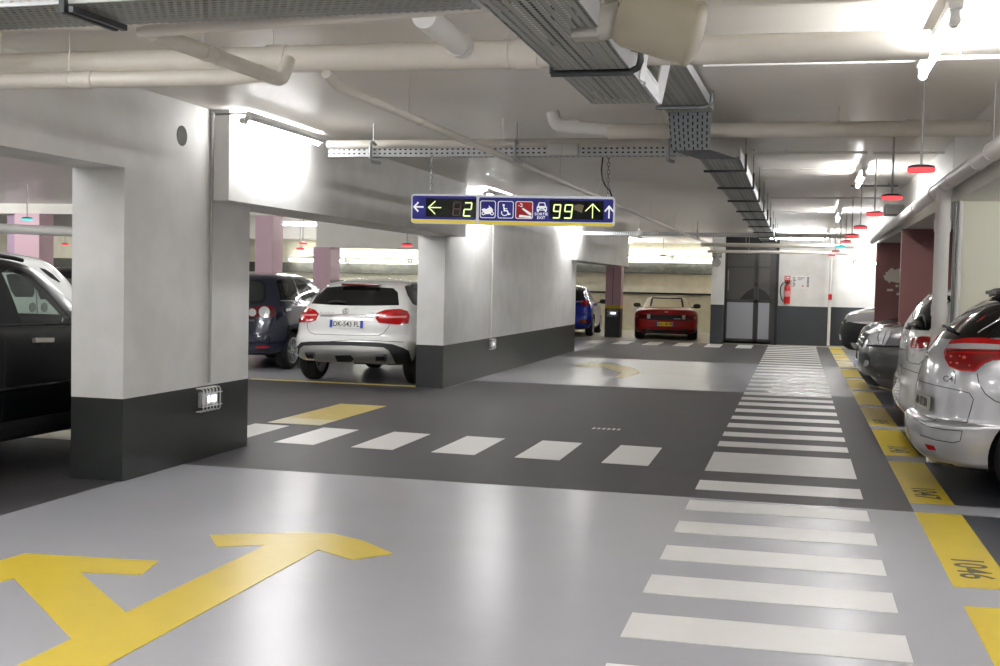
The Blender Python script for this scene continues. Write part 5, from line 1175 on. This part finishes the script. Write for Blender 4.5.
c.line('panel_gap', [(-.9, .585), (0, .58), (.9, .585)], 'rear', .010, SEAM); c.line('panel_gap', [(-.9, .36), (0, .35), (.9, .36)], 'rear', .008, SEAM)
c.patch('rear_valance', [(-.92, .17), (.92, .17), (.92, .30), (-.92, .30)], 'rear', DARK, .006, .03)
for y in (-.52, .52): MB().tube([(-.04, y, .27), (.2, y, .27)], .06, 14).build('exhaust_tip', DARK, c.root, 40)
c.plate('rear', .03, .46, .52, .115, YELLOW_PLATE, '9321 SR 98', BLACK_INK, .01); c.patch('badge', [(-.05, .80), (.05, .80), (.05, .83), (-.05, .83)], 'rear', CHROME, .01, .01); c.patch('script_badge', [(-.42, .615), (-.22, .615), (-.22, .63), (-.42, .63)], 'rear', CHROME, .012, .01)
c.door_mirror(2.5, .80, .93, MIRRORG, -1, .95); c.door_mirror(2.5, .80, .93, MIRRORG, 1, .95); MB().box(2.42, 2.45, -.12, .12, 1.09, 1.15, .01).build('rear_view_mirror', DARK, c.root, 40)
for y in (-.33, .33): q = MB(); q.box(1.75, 1.86, y-.22, y+.22, .5, .99, .04); q.build('seat', SEATC, c.root, 40)
c.finish()

# ---- black off-roader at the left edge
L = 4.5; W2 = .90
keys = [K(.34, .30, L-.4, .28, W2-.12), K(.06, .36, L-.08, .36, W2-.03), K(.0, .52, L-.0, .52, W2-.005, .8, 4.5), K(.0, .70, L, .68, W2, .8, 4.5), K(.03, .85, L-.04, .82, W2-.002, .8, 4.5), K(.05, 1.02, L-.12, .96, W2-.015, .8, 4.5), K(.08, 1.14, L-.4, 1.06, W2-.04, .8, 4.5), K(.10, 1.19, L-1.05, 1.15, W2-.08, .8, 4.5, 1., 2.8),
        K(.22, 1.42, L-1.5, 1.42, W2-.16, .7, 4.5, .9, 3), K(.34, 1.64, L-1.9, 1.64, W2-.24, .6, 4, .8, 3), K(.5, 1.70, L-2.2, 1.70, W2-.36, .6, 3.4, .7, 2.8), K(.9, 1.74, L-2.6, 1.74, W2-.6, .5, 2.6, .5, 2.4), K(1.3, 1.75, L-2.9, 1.75, .02, .2, 2, .2, 2)]
yr = 6.0
c = Car('off_roader', 'black off-roader at the left edge beyond the opening, chrome door handle', 'car', keys, PBLACK, (-5.74-W2, yr, 0), PI/2, (.85, 3.52), W2, .36, .22, cabin=(.22, 3.42, .74))
zb = lambda P: Z(0, 230, 6.66, P)
c.patch('front_window', zb([(12, 285), (60, 258), (130, 268), (200, 300), (300, 395), (400, 505), (468, 585), (455, 640), (152, 640), (110, 520), (60, 390)]), 'pix', GLASS, -.004, .003, mirror=True, cut='side')
c.patch('rear_side_window', [(.62, 1.2), (.7, 1.56), (1.42, 1.6), (1.52, 1.2)], 'right', GLASS, -.004, .003, mirror=True, cut='side')
c.patch('door_handle', Z(0, 330, 5.55, [(178, 48), (284, 48), (284, 70), (180, 72)]), 'pix', mat('satin_chrome', (190, 186, 178), .3, .8), .03, .04, mirror=True)
c.patch('handle_recess', Z(0, 330, 5.55, [(215, 44), (222, 28), (240, 24), (254, 34), (258, 50), (256, 80), (240, 98), (222, 84)]), 'pix', DARK, .002, .01, mirror=True)
c.line('window_trim', [(.9, 1.185), (2.3, 1.18), (3.3, 1.155)], 'right', .009, mat('trim_gloss', (60, 60, 60), .2, .5), .003, mirror=True)
c.line('door_moulding', [(.95, .70), (2.0, .705), (3.1, .72)], 'right', .018, PBLACK, .006, mirror=True)
for P in ([(1.62, .42), (1.66, .9), (1.7, 1.14)], [(3.3, .5), (3.35, 1.1)], [(.95, .75), (1.0, 1.14)]): c.line('panel_gap', P, 'right', .004, SEAM, mirror=True)
c.patch('sill_cladding', [(.9, .33), (3.2, .33), (3.2, .46), (.9, .46)], 'right', DARK, .01, .03, mirror=True)
c.door_mirror(3.06, .87, 1.10, PBLACK, -1, 1.15); c.door_mirror(3.06, .87, 1.10, PBLACK, 1, 1.15)
c.patch('windscreen', [(-.66, 1.22), (.66, 1.22), (.56, 1.58), (-.56, 1.58)], 'front', GLASS, -.004, .003, cut='rear'); c.patch('rear_window', [(-.62, 1.22), (.62, 1.22), (.55, 1.58), (-.55, 1.58)], 'rear', TINT, -.004, .003, cut='rear')
for sg in (-1, 1): c.line('roof_rail', [(.9, sg*.58), (1.6, sg*.58), (2.3, sg*.56)], 'top', .018, DARK, .03)
c.patch('tail_lamp', [(-.86, .95), (-.70, .95), (-.66, 1.3), (-.78, 1.3)], 'rear', RED_LENS, .01, .02, mirror=True); c.plate('rear', 0, .85, .5, .11, WHITE_PLATE, '', BLACK_INK)
c.finish()

# ---- white van beyond it
L = 4.3; W2 = .90
keys = [K(.3, .24, L-.4, .22, W2-.12), K(.05, .3, L-.08, .28, W2-.03), K(.0, .5, L, .48, W2, .5, 6, .9, 4), K(.0, .8, L-.02, .72, W2, .5, 6, .9, 4), K(.02, 1.0, L-.1, .9, W2-.01, .5, 6, .9, 3.4), K(.03, 1.1, L-.4, 1.0, W2-.03, .5, 6, .9, 3), K(.05, 1.2, L-.85, 1.12, W2-.06, .5, 6, .9, 3), K(.08, 1.5, L-1.25, 1.5, W2-.13, .5, 6, .8, 3), K(.12, 1.72, L-1.6, 1.72, W2-.20, .5, 5, .8, 3), K(.25, 1.79, L-1.95, 1.80, W2-.36, .5, 4, .6, 3), K(.8, 1.82, L-2.5, 1.83, .3, .4, 3, .5, 2.6), K(1.2, 1.825, L-2.8, 1.835, .02, .2, 2, .2, 2)]
c = Car('van', 'white van beyond the black off-roader, seen through its windows', 'van', keys, PW, (-8.6-W2, 10.15, 0), PI/2, (.8, 3.4), W2, .32, .2)
zw = zb
c.patch('side_window', zw([(42, 300), (70, 292), (180, 296), (208, 330), (225, 380), (228, 420), (215, 446), (100, 446), (70, 400)]), 'pix', GREYGLASS, .004, .01, mirror=True)
c.patch('side_window', zw([(245, 372), (262, 380), (330, 440), (340, 462), (270, 462), (255, 430)]), 'pix', GREYGLASS, .004, .01, mirror=True)
c.patch('windscreen_side', zw([(262, 252), (300, 262), (350, 295), (400, 345), (395, 350), (340, 320), (290, 280)]), 'pix', GREYGLASS, .004, .01)
for px in (214, 292): c.patch('door_handle', smooth_poly(zw([(px, 484), (px+20, 500), (px+18, 535), (px, 546), (px-18, 530), (px-18, 500)]), 4), 'pix', mat('handle_grey', (110, 112, 110), .5), .01, .02, mirror=True)
c.line('panel_gap', zw([(236, 360), (245, 480), (250, 600)]), 'pix', .006, SEAM); c.line('panel_gap', zw([(120, 575), (300, 578), (440, 578)]), 'pix', .008, mat('moulding_grey', (120, 124, 122), .5))
c.patch('rear_window', [(-.6, 1.2), (.6, 1.2), (.55, 1.6), (-.55, 1.6)], 'rear', BLACKGLASS, .004, .01); c.patch('tail_lamp', [(-.86, .8), (-.74, .8), (-.74, 1.15), (-.84, 1.15)], 'rear', RED_LENS, .01, .02, mirror=True)
c.door_mirror(3.25, .86, 1.1, DARK, -1); c.door_mirror(3.25, .86, 1.1, DARK, 1); c.finish()

# ---- dark car in the far left row
keys = hatch(4.3, 1.8, 1.72, belt=1.05, gl=.46, rake=.4, rw=.62, clear=.2, hood=.95)
c = Car('hatchback', 'dark car deep on the left, just beside the near pier', 'car', keys, PBLACK, (-12.45, 17.7, 0), PI/2, (.78, 3.4), .9, .33, .2, cabin=(.3, 3.2, .8))
c.patch('rear_window', [(-.62, 1.1), (.62, 1.1), (.55, 1.48), (-.55, 1.48)], 'rear', TINT, -.004, .003, cut='rear'); c.patch('tail_lamp', [(-.87, .8), (-.66, .8), (-.66, 1.0), (-.85, 1.02)], 'rear', RED_LENS, .01, .02, mirror=True)
for P in ([(.85, 1.1), (1.0, 1.5), (1.85, 1.55), (1.85, 1.08)], [(1.92, 1.08), (1.92, 1.55), (2.3, 1.5), (2.8, 1.1)]): c.patch('side_window', P, 'right', TINT, -.004, .003, mirror=True, cut='side')
c.plate('rear', 0, .75, .5, .11, WHITE_PLATE, '', BLACK_INK); c.finish()
# ------------------------------------------------------------------ world and output
w = bpy.data.worlds.new('world'); SC.world = w; w.use_nodes = True
w.node_tree.nodes['Background'].inputs[0].default_value = (.9, .92, 1, 1); w.node_tree.nodes['Background'].inputs[1].default_value = .05
SC.view_settings.view_transform = 'Standard'; SC.view_settings.look = 'None'; SC.view_settings.gamma = 1; SC.view_settings.use_curve_mapping = False
SC.view_settings.exposure = EXPOSURE
SC.cycles.max_bounces = 8; SC.cycles.diffuse_bounces = 5; SC.cycles.glossy_bounces = 4; SC.cycles.transparent_max_bounces = 16
SC.cycles.sample_clamp_indirect = 6; SC.cycles.use_denoising = True; SC.cycles.caustics_reflective = False; SC.cycles.caustics_refractive = False
bpy.context.view_layer.update()
